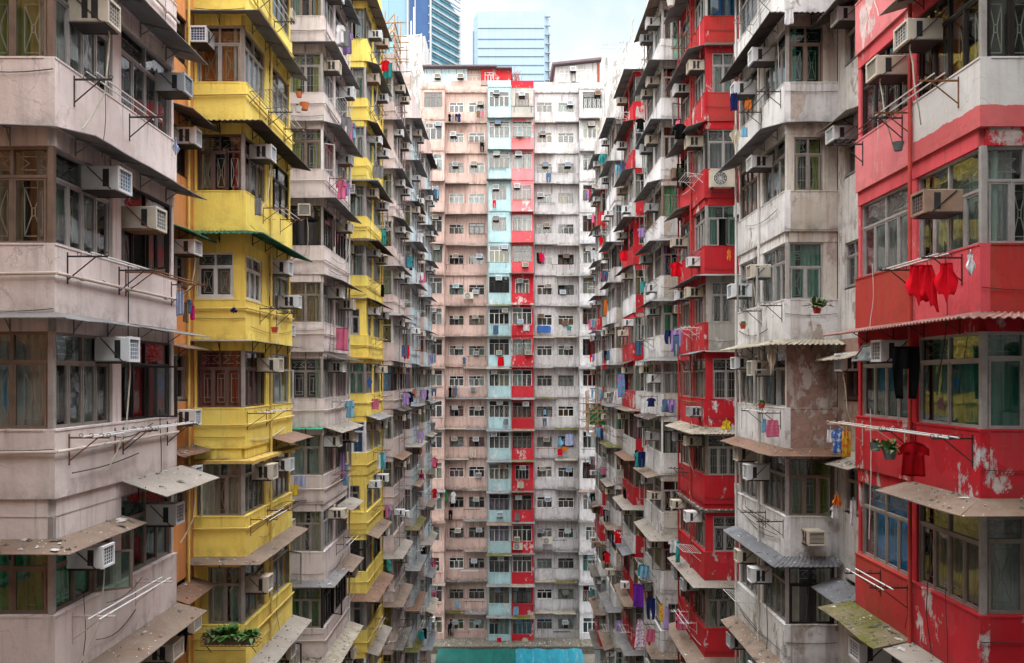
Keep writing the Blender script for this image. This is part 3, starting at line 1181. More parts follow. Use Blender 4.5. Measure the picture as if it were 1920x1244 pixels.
CUW = {'pale': 4, 'cream': 4, 'white': 3, 'mint': 3, 'grey': 3, 'gold': 1, 'olive': 1.5, 'teal': 1.5, 'maroon': .7, 'pink': .7, 'blue': .7, 'brown': 1.5, 'lilac': .4, 'red': .3, 'drape': 1.5, 'green': .6, 'dark': 2}
VARW = {'full': 3, 'both': 2.5, 'left': 2, 'right': 2, 'gap': 2.4, 'none': 3.2, 'tied': .6, 'low': .5}
FRW = {'alu': 6, 'alu_b': 3, 'alu_white': 1.5, 'bronze': 1.2, 'dark': .8, 'maroon': .3}
FRF = {'alu': 4, 'alu_white': 4.5, 'alu_b': 1.2, 'bronze': .5, 'dark': .6}
AWUP = {'sheet_grey': 6, 'corr_dark': 1.5, 'corr_grey': 1.2, 'sheet_brown': 1}
AWDN = {'sheet_brown': 3.4, 'sheet_light': 1.7, 'sheet_grey': 1.6, 'corr_beige': 1.6, 'corr_grey': 1.0, 'slab_grey': 2, 'sheet_rust': 1.6, 'mossy': .7}
OV = {}


def side_tower(code, s, i, nick, label, mats, opt):
    rng = random.Random(sum(ord(ch) for ch in code) * 31 + 7)
    y0 = Y0 + SP * i
    y1 = y0 + BL
    cx, rx = (CX_L, RX_L) if s < 0 else (CX_R, RX_R)
    T = Tower(nick, label, ((cx + rx) / 2, (y0 + y1) / 2, 0), mats['all'])
    lod = 0 if i <= 2 else (1 if i <= 3 else 2)
    pe = FPX * H / y1
    kmin = max(-6, math.floor(-HORY / pe - .29 + .35))
    kmax = min(7, math.floor(536 / pe + .54 - .29))
    FL = abs(rx - cx)
    mwall = lambda f, k: T.mi(mats['pick'](f, k))
    frames = {'C': ((cx, y0), PI / 2, BL) if s < 0 else ((cx, y1), -PI / 2, BL),
              'F': ((rx, y0), 0.0, FL) if s < 0 else ((cx, y0), 0.0, FL),
              'R': ((rx, y0 - GAP), PI / 2, GAP) if s < 0 else ((rx, y0), -PI / 2, GAP)}
    flip = {'C': s > 0, 'F': s < 0, 'R': s < 0}

    def rngpos(f, m0, m1):
        L = frames[f][2]
        return (L - m1, L - m0) if flip[f] else (m0, m1)
    sx = -1 if s < 0 else 1
    out_c = (-s, 0)
    for k in range(kmin, kmax + 1):
        ov = OV.get((code, k), {})
        z = zs(k)
        ordn = ORD[k - kmin]
        lower = z < CAMZ - .3
        ph = ov.get('ph', PH)
        # groups
        groups = {'A': ('C', .13, 1.95 if s < 0 else 2.10, 4), 'B': ('C', 2.27 if s < 0 else 2.36, 4.46, 4), 'F': ('F', .13, FL - .06, 2 if FL < 1.34 else 3), 'R': ('R', .45, 1.45, 2)}
        opens = {'C': [], 'F': [], 'R': []}
        wins = []
        theme = pick(rng, CUW) if rng.random() < .55 else None
        ffr = opt.get('frame') or pick(rng, FRW)
        small = rng.random() < opt.get('small', .08) and not ov
        for g, (f, m0, m1, n) in groups.items():
            d = dict(fr=ffr if rng.random() < .8 else pick(rng, FRW), cu=pick(rng, VARW), cc=theme or pick(rng, CUW), gl='pane', n=n, m0=m0, m1=m1,
                     b0=0 if g != 'R' else .25, b1=WH if g != 'R' else WH - .12, pat=rng.choice((0, 0, 1, 2)) if rng.random() < .8 else -1, opens=(), tr=.30, trn=2,
                     gb=rng.choice(('grille_bar', 'grille_bar', 'grille_green')))
            if rng.random() < .10: d['gl'] = 'pane_green'
            if small and g in 'FA':
                d.update(b0=.18, b1=WH - .22, m0=m0 + .22, m1=m1 - .18, n=max(2, n - 1))
            if g == 'F' and rng.random() < .25 and i > 0:
                d['n'] = n + 1
            if lod < 2 and rng.random() < .22 and not small:
                d['opens'] = (rng.randrange(d['n']),)
            if g == 'R':
                d['opens'] = ()
            d['ac'] = None
            r_ = rng.random()
            pA = opt.get('acp', .62)
            if g in 'AB' and r_ < pA:
                d['ac'] = rng.uniform(.25, .8); d['acb'] = rng.choice((1.02, 1.02, 1.0, .55, -.62)) if rng.random() < .35 else 1.02
            if g == 'F' and r_ < .22:
                d['ac'] = rng.uniform(.35, .6); d['acb'] = 1.0
            if g == 'R' and r_ < .40:
                d['ac'] = rng.uniform(.3, .7); d['acb'] = rng.choice((1.0, -.5, .95))
            d.update(ov.get(g, {}))
            if d.get('skip'):
                continue
            wins.append((g, f, d))
            a0, a1 = rngpos(f, d['m0'], d['m1'])
            opens[f].append((a0, a1, d['b0'], d['b1']))
        tag_pos = {'A': 'near window', 'B': 'far window', 'F': '', 'R': ''}
        fname = {'A': 'court side', 'B': 'court side', 'F': 'front', 'R': 'recess'}
        for g, f, d in wins:
            O, rz, L = frames[f]
            a0, a1 = rngpos(f, d['m0'], d['m1'])
            wl = 2 if g == 'R' and i > 1 else lod
            place_window(T.root, T.base, O, rz, a0, z + d['b0'], a1 - a0, d['b1'] - d['b0'], d['n'], wl, d['fr'], d['gl'], d['cu'], d['cc'], rng.randrange(100),
                         d['opens'], d['pat'], d['tr'], d['trn'], .07 if f != 'R' else .02, d['gb'], d.get('tilt', ()))
            if d['ac'] is not None:
                acs = d['ac'] if isinstance(d['ac'], (list, tuple)) else [d['ac']]
                for q, fr_ in enumerate(acs):
                    m = d['m0'] + fr_ * (d['m1'] - d['m0'])
                    am = (L - m) if flip[f] else m
                    b = d['acb'] if not isinstance(d['acb'], (list, tuple)) else d['acb'][q]
                    add_ac(O, rz, am, z + b, nick, fname[g], ordn, tag_pos[g], rng, d.get('case'), d.get('fin'), d.get('var'), d.get('hose', rng.random() < .15))
        # walls of this storey
        O, rz, L = frames['C']
        lint = H - WH - PH + (PH - ov.get('pha', PH)) * 0
        mC, mF, mR = mwall('C', k), mwall('F', k), mwall('R', k)
        pC = T.mi(ov['pC']) if 'pC' in ov else mC
        pF = T.mi(ov['pF']) if 'pF' in ov else mF
        mAF = {g: d['m0'] for g, f, d in wins}
        post = mAF.get('A', 9) < .14 and mAF.get('F', 9) < .14
        ci = .13 if post else .07
        if post:
            pm = MB(); pm.off = T.base
            pm.box(cx + sx * .050, cx + sx * .13, y0 + .050, y0 + .13, z + .03, z + WH)
            obj('corner_post', pm.mesh('corner_post', [ffr]), T.root)
        T.strip(O, rz, *((0.0, L - ci) if s > 0 else (ci, L - .0)), z, WH, opens['C'], mC, None, lint=lint)
        if 'pB' in ov:
            sp = rngpos('C', 0, 2.1); sq = rngpos('C', 2.1, BL)
            T.mb.setf(O, rz)
            for (q0, q1), mm in ((sp, pC), (sq, T.mi(ov['pB']))):
                T.mb.box(q0, q1, 0, .15, z - PH, z, mm)
                T.mb.box(q0, q1, -.012, .16, z + .001, z + .03, mm)
            T.mb.setf()
        else:
            T.mb.setf(O, rz)
            T.mb.box(0, L, 0, .15, z - PH, z, pC)
            T.mb.box(.0, L, -.012, .16, z + .001, z + .03, pC)
            T.mb.setf()
        O, rz, L = frames['F']
        fa = (ci, L - 0) if s > 0 else (0, L - ci)
        T.strip(O, rz, fa[0], fa[1], z, WH, opens['F'], mF, None, lint=lint)
        T.mb.setf(O, rz)
        pa = (.15, L) if s > 0 else (0, L - .15)
        T.mb.box(pa[0], pa[1], 0, .15, z - PH, z, pF)
        T.mb.box(pa[0] + (.01 if s > 0 else 0), pa[1] - (.01 if s < 0 else 0), -.012, .16, z + .002, z + .031, pF)
        # back return of the bay
        T.mb.setf()
        T.mb.box(cx + sx * .151, rx, y1 - .14, y1 - .003, z - PH, z + H - PH, mF)
        O, rz, L = frames['R']
        T.strip(O, rz, 0, L, z - PH, H, [(a0, a1, b0 + PH, b1 + PH) for a0, a1, b0, b1 in opens['R']], mR, None, lint=0, inset=.0)
        # slab between storeys and window ceilings
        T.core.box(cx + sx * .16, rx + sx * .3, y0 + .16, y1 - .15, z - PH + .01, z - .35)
        # pipes
        if 'pipe' in opt and ov.get('pipe', rng.random() < .75):
            pb = T.pipes(opt['pipe'])
            zz = z - ov.get('pz', rng.choice((.38, .45, .5)))
            e = .06
            pb.bar((cx - sx * e, y0 - e, zz), (cx - sx * e, y1 - .05, zz + rng.uniform(-.02, .05)), .026, 0, 8)
            pb.tube([(cx - sx * e, y0 - e, zz), (rx, y0 - e, zz - .02)], .026, 0, 8)
            for t in (.15, .5, .85):
                pb.bar((cx - sx * e, y0 + BL * t - .04, zz), (cx - sx * e, y0 + BL * t + .04, zz), .036, 0, 8)
        # awnings hang at the lower edge of this storey's parapet
        aw = ov.get('aw')
        zz = z - PH + .01
        if aw is None:
            aw = []
            r_ = rng.random()
            tbl = AWDN if z < CAMZ - 1.0 else AWUP
            kd = pick(rng, tbl)
            if r_ < .50:
                aw.append(('wrap', kd))
            elif r_ < .86:
                aw.append(('C', kd))
            elif r_ < .92:
                aw.append(('CB', kd))
            if rng.random() < .35:
                aw.append(('R', pick(rng, tbl)))
        for a in aw:
            w, kd = a[0], a[1]
            dz = a[2] if len(a) > 2 else 0.0
            dep = a[3] if len(a) > 3 else rng.uniform(.5, .66)
            drop = a[4] if len(a) > 4 else rng.uniform(.10, .22)
            deb = 0 if (z > CAMZ + .5 or i > 5) else (int(rng.uniform(14, 40)) if rng.random() < .8 else 0)
            if kd in ('slab_grey', 'mossy', 'corr_beige') and z < CAMZ and i <= 6:
                deb = int(rng.uniform(60, 140))
            if i > 3: deb = deb // 2
            fx = rx
            if w == 'wrap':
                pts = [(fx, y0), (cx, y0), (cx, y1 + .02)]; ov_ = [(0, -1), out_c]
            elif w == 'C':
                pts = [(cx, y0 + .02), (cx, y1 + .05)]; ov_ = [out_c]
            elif w == 'CB':
                pts = [(cx, y0 + 2.15), (cx, y1 + .25)]; ov_ = [out_c]
            elif w == 'CA':
                pts = [(cx, y0 + .0), (cx, y0 + 2.3)]; ov_ = [out_c]
            elif w == 'F':
                pts = [(fx, y0), (cx, y0)]; ov_ = [(0, -1)]
            elif w == 'FA':
                pts = [(fx, y0), (cx, y0), (cx, y0 + 2.2)]; ov_ = [(0, -1), out_c]
            else:
                pts = [(rx, y0 - 1.9), (rx, y0 - .02)]; ov_ = [out_c]
            awning(T.root, T.base, pts, ov_, kd, drop, dep, zz + dz, rng, lod, deb)
        # drying racks
        rk = ov.get('rk')
        O, rz, L = frames['C']
        if rk is None:
            rk = []
            if rng.random() < opt.get('rackp', .78):
                rk.append((rng.uniform(.1, 2.6), rng.choice(('poles', 'poles', 'wire')), rng.choice(('steel_dark', 'steel_rust', 'wire_white', 'steel_grey'))))
        for q in rk:
            Lr = q[3] if len(q) > 3 else rng.uniform(1.2, 1.7)
            m0 = q[0]
            a0, a1 = (L - m0 - Lr, L - m0) if flip['C'] else (m0, m0 + Lr)
            add_rack(O, rz, a0, z - .12, Lr, rng.uniform(.55, .72), q[1], q[2], nick, 'court side', ordn)
        # random washing farther down the court (near towers have their own list)
        if i >= 2 and rng.random() < .5:
            m = rng.uniform(.4, 4)
            x = cx - sx * rng.uniform(.3, .55)
            for q in range(rng.randrange(1, 4)):
                col = rng.choice(('white', 'denim', 'navy', 'skyblue', 'pink', 'grey', 'lilac', 'black', 'red', 'teal'))
                kd = rng.choice(('shirt', 'towel', 'trousers'))
                lab = f"{col} {KINDN[kd][1]}, court side of {nick.replace('the ', '', 1)}, {ordn} storey down"
                if lab in RACKS: continue
                RACKS[lab] = 1
                o = obj(KINDN[kd][0], garment(kd, rng.uniform(.4, .55), rng.uniform(.5, .85), rng.randrange(999), 'cl_' + col), None, (x - q * .08 * sx, y0 + m + q * .35, z - .1), rng.uniform(-.5, .5) + (PI / 2 if rng.random() < .4 else 0))
                tag(o, lab, KINDN[kd][1], 'washing hung out to dry')
    # solid masses above and below what can be seen, and the inner core
    zt, zb = zs(kmin) + H - PH, zs(kmax) - PH
    m0 = T.mi(opt.get('top', mats['all'][0]))
    if kmin == -6:     # eaves and clutter along the roof edge
        awning(T.root, T.base, [(rx, y0), (cx, y0), (cx, y1 + .02)], [(0, -1), out_c], pick(rng, AWUP), rng.uniform(.1, .2), rng.uniform(.45, .7), zt + .05, rng, 1, 0)
        cl = MB(); cl.off = T.base
        for _ in range(5):
            a_ = rng.uniform(y0, y1 - 1); w_ = rng.uniform(.5, 1.3); h_ = rng.uniform(.4, 1.3); x_ = cx + sx * rng.uniform(.1, .8)
            cl.box(x_, x_ + sx * .8, a_, a_ + w_, ROOFZ + .003, ROOFZ + h_)
        for _ in range(6):
            a_ = rng.uniform(y0, y1); x_ = cx + sx * rng.uniform(.02, .4); h_ = rng.uniform(.5, 1.8)
            cl.bar((x_, a_, ROOFZ - .4), (x_, a_, ROOFZ + h_), .03)
            cl.bar((x_, a_ - .4, ROOFZ + h_ * .8), (x_, a_ + .4, ROOFZ + h_ * .8), .02)
        obj('roof', cl.mesh('roof', ['beige']), T.root)
    T.mb.box(cx, rx + sx * .3, y0, y1, zt + .003, ROOFZ, m0)
    T.mb.box(rx + sx * .004, rx + sx * .3, y0 - GAP, y0 - .003, zt + .003, ROOFZ, m0)
    if zb > .02:
        T.mb.box(cx + sx * .01, rx + sx * .3, y0, y1, GZ, zb, m0)
        T.mb.box(rx + sx * .004, rx + sx * .3, y0 - GAP, y0 - .003, GZ, zb, m0)
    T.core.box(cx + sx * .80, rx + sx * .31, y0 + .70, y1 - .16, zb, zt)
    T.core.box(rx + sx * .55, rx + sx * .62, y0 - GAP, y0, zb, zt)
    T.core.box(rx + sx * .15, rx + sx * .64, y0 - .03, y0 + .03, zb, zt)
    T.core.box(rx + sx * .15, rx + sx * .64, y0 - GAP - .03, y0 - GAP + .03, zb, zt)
    if i <= 3:
        def new_cable(pts, r, mi):
            cb = MB(); cb.off = T.base
            cb.tube(pts, r, 0, 4)
            obj('cable', cb.mesh('cable', [('steel_dark', 'pipe_white')[mi]]), T.root)
        for k in range(kmin, kmax + 1):
            for _ in range(rng.randrange(1, 4)):
                z = zs(k)
                dx = cx - sx * rng.uniform(.03, .07)
                if rng.random() < .5:     # sagging along the court side
                    ya_, yb_ = y0 + rng.uniform(0, 1.5), y0 + rng.uniform(2.5, BL)
                    zc = z - rng.uniform(.1, .9); sg = rng.uniform(.03, .18)
                    pts = [(dx, ya_ + (yb_ - ya_) * t / 8, zc - sg * math.sin(PI * t / 8) + .1 * t / 8) for t in range(9)]
                else:                     # dropping down the wall
                    ya_ = y0 + rng.uniform(.1, BL - .1)
                    L_ = rng.uniform(.8, 2.6)
                    wob = rng.uniform(-.25, .25)
                    pts = [(dx, ya_ + wob * math.sin(t * .8) * t / 6, z + .2 - L_ * t / 6) for t in range(7)]
                new_cable(pts, rng.choice((.006, .008, .010)), 0 if rng.random() < .7 else 1)
            if rng.random() < .7:
                z = zs(k)
                xa_, xb_ = cx + sx * .01, rx - sx * .02
                zc = z - rng.uniform(.15, .95); sg = rng.uniform(.01, .05)
                new_cable([(xa_ + (xb_ - xa_) * t / 6, y0 - .03, zc - sg * math.sin(PI * t / 6)) for t in range(7)], .008, 0)
    # vertical pipes beside the pier and in the recess
    for (px_, py_) in ((cx - sx * .05, y0 + 2.11), (rx - sx * .07, y0 - .5), (cx - sx * .045, y1 - .05)):
        if rng.random() < .8 and not (i == 0 and (px_ != cx - sx * .05 or s < 0)):
            pv = T.pipes(opt.get('vpipe', 'pipe_grey'))
            zz = zb
            while zz < zt - .1:
                pv.bar((px_, py_, zz), (px_, py_, min(zt, zz + H)), .034, 0, 8)
                zz += H
    T.finish()
    return T


# ---------------------------------------------------------------- what each near storey shows
def o(code, k, **kw):
    OV[(code, k)] = kw


P_ = dict
o('L0', -3, aw=[('C', 'sheet_grey', 0, .62, .16)], A=P_(ac=None), B=P_(ac=None, cu='left', cc='grey'), F=P_(ac=None), rk=[])
o('L0', -2, aw=[('C', 'sheet_grey', 0, .6, .14), ('F', 'sheet_grey', 0, .22, .05)], pz=.32,
  F=P_(fr='bronze', cu='full', cc='olive', n=2, pat=0, ac=None, opens=()), A=P_(fr='alu', cu='full', cc='pale', n=4, ac=.38, acb=.80, case='case_cream', fin='fin_navy', hose=1.2, pat=1, opens=(), gl='pane'),
  B=P_(fr='alu', cu='gap', cc='grey', ac=.80, acb=.80, case='case_grey', fin='fin_blue', var=0, opens=(), pat=2, gl='pane'), rk=[(.55, 'poles', 'steel_dark', 1.9), (2.7, 'poles', 'steel_dark', 1.5)])
o('L0', -1, aw=[('FA', 'sheet_grey', 0, .34, .10), ('CB', 'sheet_grey', -.02, .6, .12)], pz=.42,
  F=P_(fr='bronze', cu='left', cc='drape', n=2, pat=0, ac=None, opens=()), A=P_(fr='alu', cu='gap', cc='grey', n=4, ac=.62, acb=1.04, case='case_white', fin='fin_blue', var=0, pat=0, opens=(), gl='pane'),
  B=P_(fr='dark', cu='both', cc='mint', ac=.17, acb=.66, case='case_cream', fin='fin_blue', var=2, opens=(1,), pat=-1, n=4, gl='pane'), rk=[(.35, 'poles', 'steel_dark', 1.7), (2.3, 'poles', 'steel_rust', 2.0)])
o('L0', 0, aw=[('CB', 'sheet_light', 0, .78, .26), ('FA', 'sheet_brown', -.60, .42, .13)], pz=.30,
  F=P_(fr='bronze', cu='full', cc='pale', n=2, pat=0, ac=None, opens=()), A=P_(fr='alu_b', cu='right', cc='mint', n=4, ac=.83, acb=1.06, case='case_white', fin='fin_blue', var=0, pat=0, opens=(), hose=1.3, gl='pane'),
  B=P_(fr='dark', cu='right', cc='red', n=4, ac=None, opens=(2,), pat=-1, gl='pane'), rk=[(.4, 'poles', 'steel_rust', 1.5), (2.2, 'poles', 'steel_dark', 1.9), (1.2, 'wire', 'wire_white', 1.3)])
o('L0', 1, aw=[('C', 'sheet_brown', 0, .6, .16)], pz=.5,
  F=P_(fr='bronze', cu='full', cc='green', n=2, b1=1.02, pat=0, ac=None, opens=(), gl='pane_green'), A=P_(fr='bronze', cu='gap', cc='green', n=3, b1=1.02, ac=.34, acb=.60, case='case_white', fin='fin_navy', var=0, opens=(2,), hose=1.3, gl='pane_green', pat=-1),
  B=P_(fr='alu_b', cu='gap', cc='teal', n=4, ac=.60, acb=.78, case='case_white', fin='fin_dark', var=0, opens=(), gl='pane_green', pat=-1), rk=[(.5, 'poles', 'pipe_cream', 2.2)])
o('L0', 2, B=P_(ac=.55, acb=1.02, case='case_cream', fin='fin_dark', cu='full', cc='blue', fr='alu'), aw=[], rk=[])

o('L1', -4, aw=[('wrap', 'sheet_grey', 0, .5, .12)], rk=[(1.0, 'poles', 'steel_dark', 1.6)])
o('L1', -3, aw=[('wrap', 'corr_dark', 0, .58, .12), ('R', 'corr_dark', -.05, .7, .2)], pz=.3,
  F=P_(fr='alu', cu='full', cc='orange', n=2, ac=.80, acb=.86, case='case_white', fin='fin_navy', var=0, pat=0, opens=()), A=P_(fr='alu', cu='full', cc='white', n=4, ac=None, pat=2, opens=()), B=P_(fr='alu', cu='full', cc='white', ac=None, n=4),
  R=P_(ac=None, fr='dark', cu='none'), rk=[(.3, 'wire', 'steel_grey', 1.4), (2.0, 'poles', 'steel_dark', 1.6)])
o('L1', -2, aw=[('wrap', 'corr_green', 0, .62, .16), ('R', 'corr_green', -.1, .6, .2)], pz=.35,
  F=P_(fr='maroon', cu='tied', cc='drape', n=3, pat=0, ac=None, opens=(2,)), A=P_(fr='alu_b', cu='left', cc='red', n=3, ac=.42, acb=1.0, case='case_white', fin='fin_blue', hose=1.1, opens=()), B=P_(fr='dark', cu='gap', cc='grey', ac=None, n=3),
  R=P_(ac=.5, acb=.9, case='case_white', fin='fin_navy', cu='none', fr='dark'), rk=[(1.5, 'poles', 'steel_rust', 1.7)])
o('L1', -1, aw=[('wrap', 'sheet_light', 0, .36, .05), ('R', 'sheet_brown', -.15, .5, .12)], pz=.2,
  F=P_(fr='alu_white', cu='right', cc='grey', n=2, b0=.08, b1=1.22, m0=.33, m1=1.28, pat=0, ac=None, opens=()), A=P_(fr='alu_white', cu='both', cc='white', n=3, b0=.05, b1=1.2, m0=.25, m1=1.65, ac=None, pat=2, opens=()),
  B=P_(fr='alu', cu='none', n=3, ac=(.12, .62), acb=(.95, .10), case='case_white', fin='fin_teal'), R=P_(ac=.55, acb=1.0, case='case_white', fin='fin_dark', var=0, hose=.8, fr='alu'), rk=[(1.2, 'poles', 'steel_dark', 1.6)])
o('L1', 0, aw=[('wrap', 'slab_yellow', -.28, .30, .03), ('CB', 'sheet_rust', .12, .6, .16), ('R', 'sheet_rust', .1, .5, .15)], pz=.4,
  F=P_(fr='maroon', cu='full', cc='maroon', n=3, pat=1, ac=None, opens=()), A=P_(fr='maroon', cu='gap', cc='red', n=4, ac=.80, acb=.95, case='case_cream', fin='fin_blue', opens=()), B=P_(fr='alu', cu='full', cc='pale', n=3, ac=None),
  R=P_(ac=.5, acb=-.35, case='case_white', fin='fin_blue', fr='alu'), rk=[(.1, 'poles', 'steel_rust', 1.7), (2.1, 'poles', 'steel_rust', 1.7)])
o('L1', 1, aw=[('wrap', 'sheet_brown', 0, .5, .10), ('R', 'sheet_rust', -.5, .6, .2)], pz=.26,
  F=P_(fr='alu_b', cu='gap', cc='cream', n=3, pat=0, ac=None, m0=.13, opens=(0,)), A=P_(fr='alu_b', cu='none', n=4, ac=.55, acb=.85, case='case_cream', fin='fin_dark', pat=2, opens=()), B=P_(fr='alu_b', cu='left', cc='grey', ac=.2, acb=.9, case='case_white', fin='fin_teal'),
  R=P_(ac=.4, acb=1.0, case='case_white', fin='fin_navy', var=0, hose=1.0, gl='pane_green'), rk=[(.4, 'poles', 'steel_rust', 1.5), (1.8, 'wire', 'steel_dark', 1.7)])
o('L1', 2, aw=[('C', 'sheet_light', 0, .6, .16), ('F', 'sheet_brown', 0, .3, .08)], pz=.3,
  F=P_(fr='alu_b', cu='gap', cc='cream', n=2, m0=.13, m1=.98, pat=0, ac=None, opens=()), A=P_(fr='alu_b', cu='both', cc='teal', n=3, ac=.25, acb=.75, case='case_cream', fin='fin_blue', opens=()), B=P_(fr='alu', cu='none', n=4, ac=None), R=P_(ac=.6, acb=.2, case='case_cream', fin='fin_blue', fr='dark', cu='none'), rk=[])

o('L2', -5, F=P_(cu='both', cc='mint', ac=None), aw=[('wrap', 'sheet_grey', 0, .5, .1)])
o('L2', -4, F=P_(cu='both', cc='lime', n=2, fr='alu', ac=None), A=P_(ac=.2, acb=.9, case='case_cream', fin='fin_dark'), B=P_(ac=.5, acb=.9, case='case_white', fin='fin_blue'), aw=[('C', 'sheet_grey', 0, .6, .15), ('F', 'sheet_grey', 0, .2, .05)])
o('L2', -3, F=P_(cu='both', cc='lime', n=2, fr='bronze', ac=None, tr=.28), A=P_(fr='alu', cu='gap', cc='pale', ac=None), B=P_(ac=.4, acb=.95, case='case_grey'), aw=[('wrap', 'sheet_grey', 0, .55, .12)])
o('L2', -2, F=P_(cu='none', fr='dark', n=2, ac=.42, acb=1.02, case='case_cream', fin='fin_navy', pat=-1), A=P_(fr='dark', cu='none', n=4, pat=2, ac=None), B=P_(fr='dark', ac=.3, acb=1.0, case='case_cream', fin='fin_dark', hose=1.2), aw=[('C', 'sheet_grey', 0, .62, .2)])
o('L2', -1, F=P_(cu='full', cc='gold', fr='alu_b', n=2, pat=1, ac=None), A=P_(ac=.65, acb=1.0, case='case_white', fin='fin_blue', fr='alu', cu='gap'), B=P_(ac=.5, acb=.75, case='case_cream', fin='fin_dark', hose=1.0), aw=[('F', 'sheet_light', 0, .18, .04), ('C', 'corr_dark', -.1, .55, .2)])
o('L2', 0, F=P_(cu='none', fr='alu_b', n=2, pat=1, ac=None), A=P_(ac=.72, acb=1.0, case='case_white', fin='fin_blue', fr='alu'), B=P_(cu='low', cc='pink', ac=None), aw=[('F', 'plastic_green', 0, .34, .05), ('C', 'sheet_light', 0, .66, .2)])
o('L2', 1, F=P_(cu='gap', cc='mint', fr='alu_b', n=2, ac=None), B=P_(ac=(.4, .75), acb=(1.05, .95), case='case_cream', fin='fin_dark'), aw=[('CB', 'sheet_light', -.4, .6, .18)], pC='pink')
o('L2', 2, F=P_(cu='gap', cc='cream', fr='alu_b', n=3, ac=None), aw=[('FA', 'sheet_grey', 0, .45, .14), ('CB', 'sheet_brown', 0, .6, .2)])
o('L2', 3, F=P_(cu='full', cc='olive', fr='alu_b', n=3, gl='pane_green', ac=None), aw=[('wrap', 'corr_beige', 0, .6, .22)])

o('L3', -1, F=P_(b0=.05, b1=1.25, m0=.35, m1=1.1, cu='left', cc='lilac', n=2), A=P_(b0=.0, b1=1.3, m0=.6, m1=1.6, n=2), aw=[('wrap', 'slab_yellow', 0, .18, .02)])
o('L3', -2, aw=[('F', 'sheet_light', 0, .2, .05), ('C', 'corr_dark', 0, .55, .2)])
o('L4', 0, F=P_(cu='flat', cc='brightblue', n=2, ac=None))

# the big red tower
o('R0', -3, pC='red_pink', pB='red_pink', pF='red_pink', aw=[('CA', 'sheet_light', 0, .5, .16)], A=P_(ac=None), B=P_(ac=None), F=P_(ac=None), rk=[])
o('R0', -2, pC='redwhite_split', pB='red_pink', pF='redwhite_split', aw=[],
  F=P_(fr='dark', cu='none', n=3, ac=None, pat=0, opens=()), A=P_(fr='dark', cu='left', cc='orange', n=4, pat=0, ac=.73, acb=.80, case='case_cream', fin='fin_blue', var=0, opens=(), hose=1.0),
  B=P_(fr='dark', cu='right', cc='brown', n=4, pat=2, ac=.13, acb=.62, case='case_cream', fin='fin_teal', var=3, opens=()), R=P_(ac=None), rk=[(.6, 'poles', 'steel_rust', 1.6), (2.5, 'poles', 'steel_dark', 1.7)])
o('R0', -1, pC='red_fade', pB='red_rust', pF='red_rust', aw=[('wrap', 'corr_red', 0, .66, .12)],
  F=P_(fr='alu', cu='gap', cc='pale', n=3, ac=None, pat=0, opens=(), tr=.34), A=P_(fr='alu', cu='full', cc='mint', n=4, pat=0, ac=.40, acb=.62, case='case_brown', fin='fin_navy', var=0, opens=(), tr=.42),
  B=P_(fr='alu', cu='full', cc='pale', n=4, pat=-1, ac=None, opens=(), tr=.32), R=P_(ac=None), rk=[(.5, 'poles', 'steel_dark', 1.5), (2.2, 'poles', 'steel_dark', 1.7)])
o('R0', 0, pC='peeled', pB='red_plain', pF='red_b', aw=[('FA', 'sheet_brown', 0, .62, .16)],
  F=P_(fr='alu', cu='full', cc='teal', n=2, ac=None, pat=-1, opens=(), tr=.26, gl='pane_green'), A=P_(fr='alu', cu='full', cc='teal', n=2, pat=-1, ac=None, opens=(), tr=.28, gl='pane_green'),
  B=P_(fr='alu', cu='gap', cc='mint', n=4, pat=2, tilt=(0, 1), ac=.10, acb=1.08, case='case_white', fin='fin_dark', var=0, opens=(), tr=.30), R=P_(ac=None), rk=[(.2, 'poles', 'steel_dark', 1.8), (2.4, 'poles', 'pipe_cream', 1.8)])
o('R0', 1, pC='red_b', pB='red_rust', pF='red_plain', aw=[('CB', 'mossy', 0, .66, .14), ('CA', 'sheet_light', -.02, .5, .12)],
  F=P_(fr='alu_b', cu='full', cc='pale', n=2, ac=None, pat=0, opens=(), tr=.24, gb='grille_green'), A=P_(fr='alu_b', cu='full', cc='cream', n=4, pat=0, ac=None, opens=(), tr=.28, gb='grille_green', gl='pane'),
  B=P_(fr='alu_b', cu='flat', cc='brightblue', n=4, pat=1, ac=None, opens=(), tr=.32, gl='pane'), R=P_(ac=None), rk=[(2.3, 'poles', 'steel_dark', 1.1)])
o('R0', 2, B=P_(ac=.52, acb=1.0, case='case_white', fin='fin_navy', var=0), aw=[])

# the stained white tower
o('R1', -4, aw=[('wrap', 'corr_dark', 0, .55, .2), ('R', 'corr_dark', -.1, .7, .3)], pC='white', pF='white')
o('R1', -3, aw=[('C', 'sheet_grey', 0, .6, .16), ('F', 'sheet_grey', 0, .16, .03), ('R', 'sheet_light', -.1, .55, .2)], pF='white_b',
  F=P_(fr='bronze', cu='none', n=2, pat=0, ac=None, gl='pane_green', opens=(), m0=.13, m1=1.0), A=P_(fr='alu', cu='full', cc='teal', ac=.62, acb=.98, case='case_white', fin='fin_navy', n=4, opens=()), B=P_(ac=.4, acb=.7, case='case_white', fin='fin_blue', n=4), R=P_(ac=.5, acb=1.1, case='case_white', fin='fin_dark', var=3),
  rk=[(.3, 'poles', 'steel_dark', 1.7), (2.4, 'poles', 'steel_dark', 1.6)])
o('R1', -2, aw=[], pF='beige', F=P_(fr='alu_b', cu='tied', cc='lime', n=2, pat=2, ac=None, m0=.26, m1=1.0, b0=.0, b1=1.4, opens=()), A=P_(fr='alu', cu='full', cc='pale', n=3, ac=.75, acb=.95, case='case_white', fin='fin_dark'), B=P_(fr='bronze', cu='none', ac=None), R=P_(ac=.3, acb=1.05, case='case_white', fin='fin_teal'),
  rk=[])
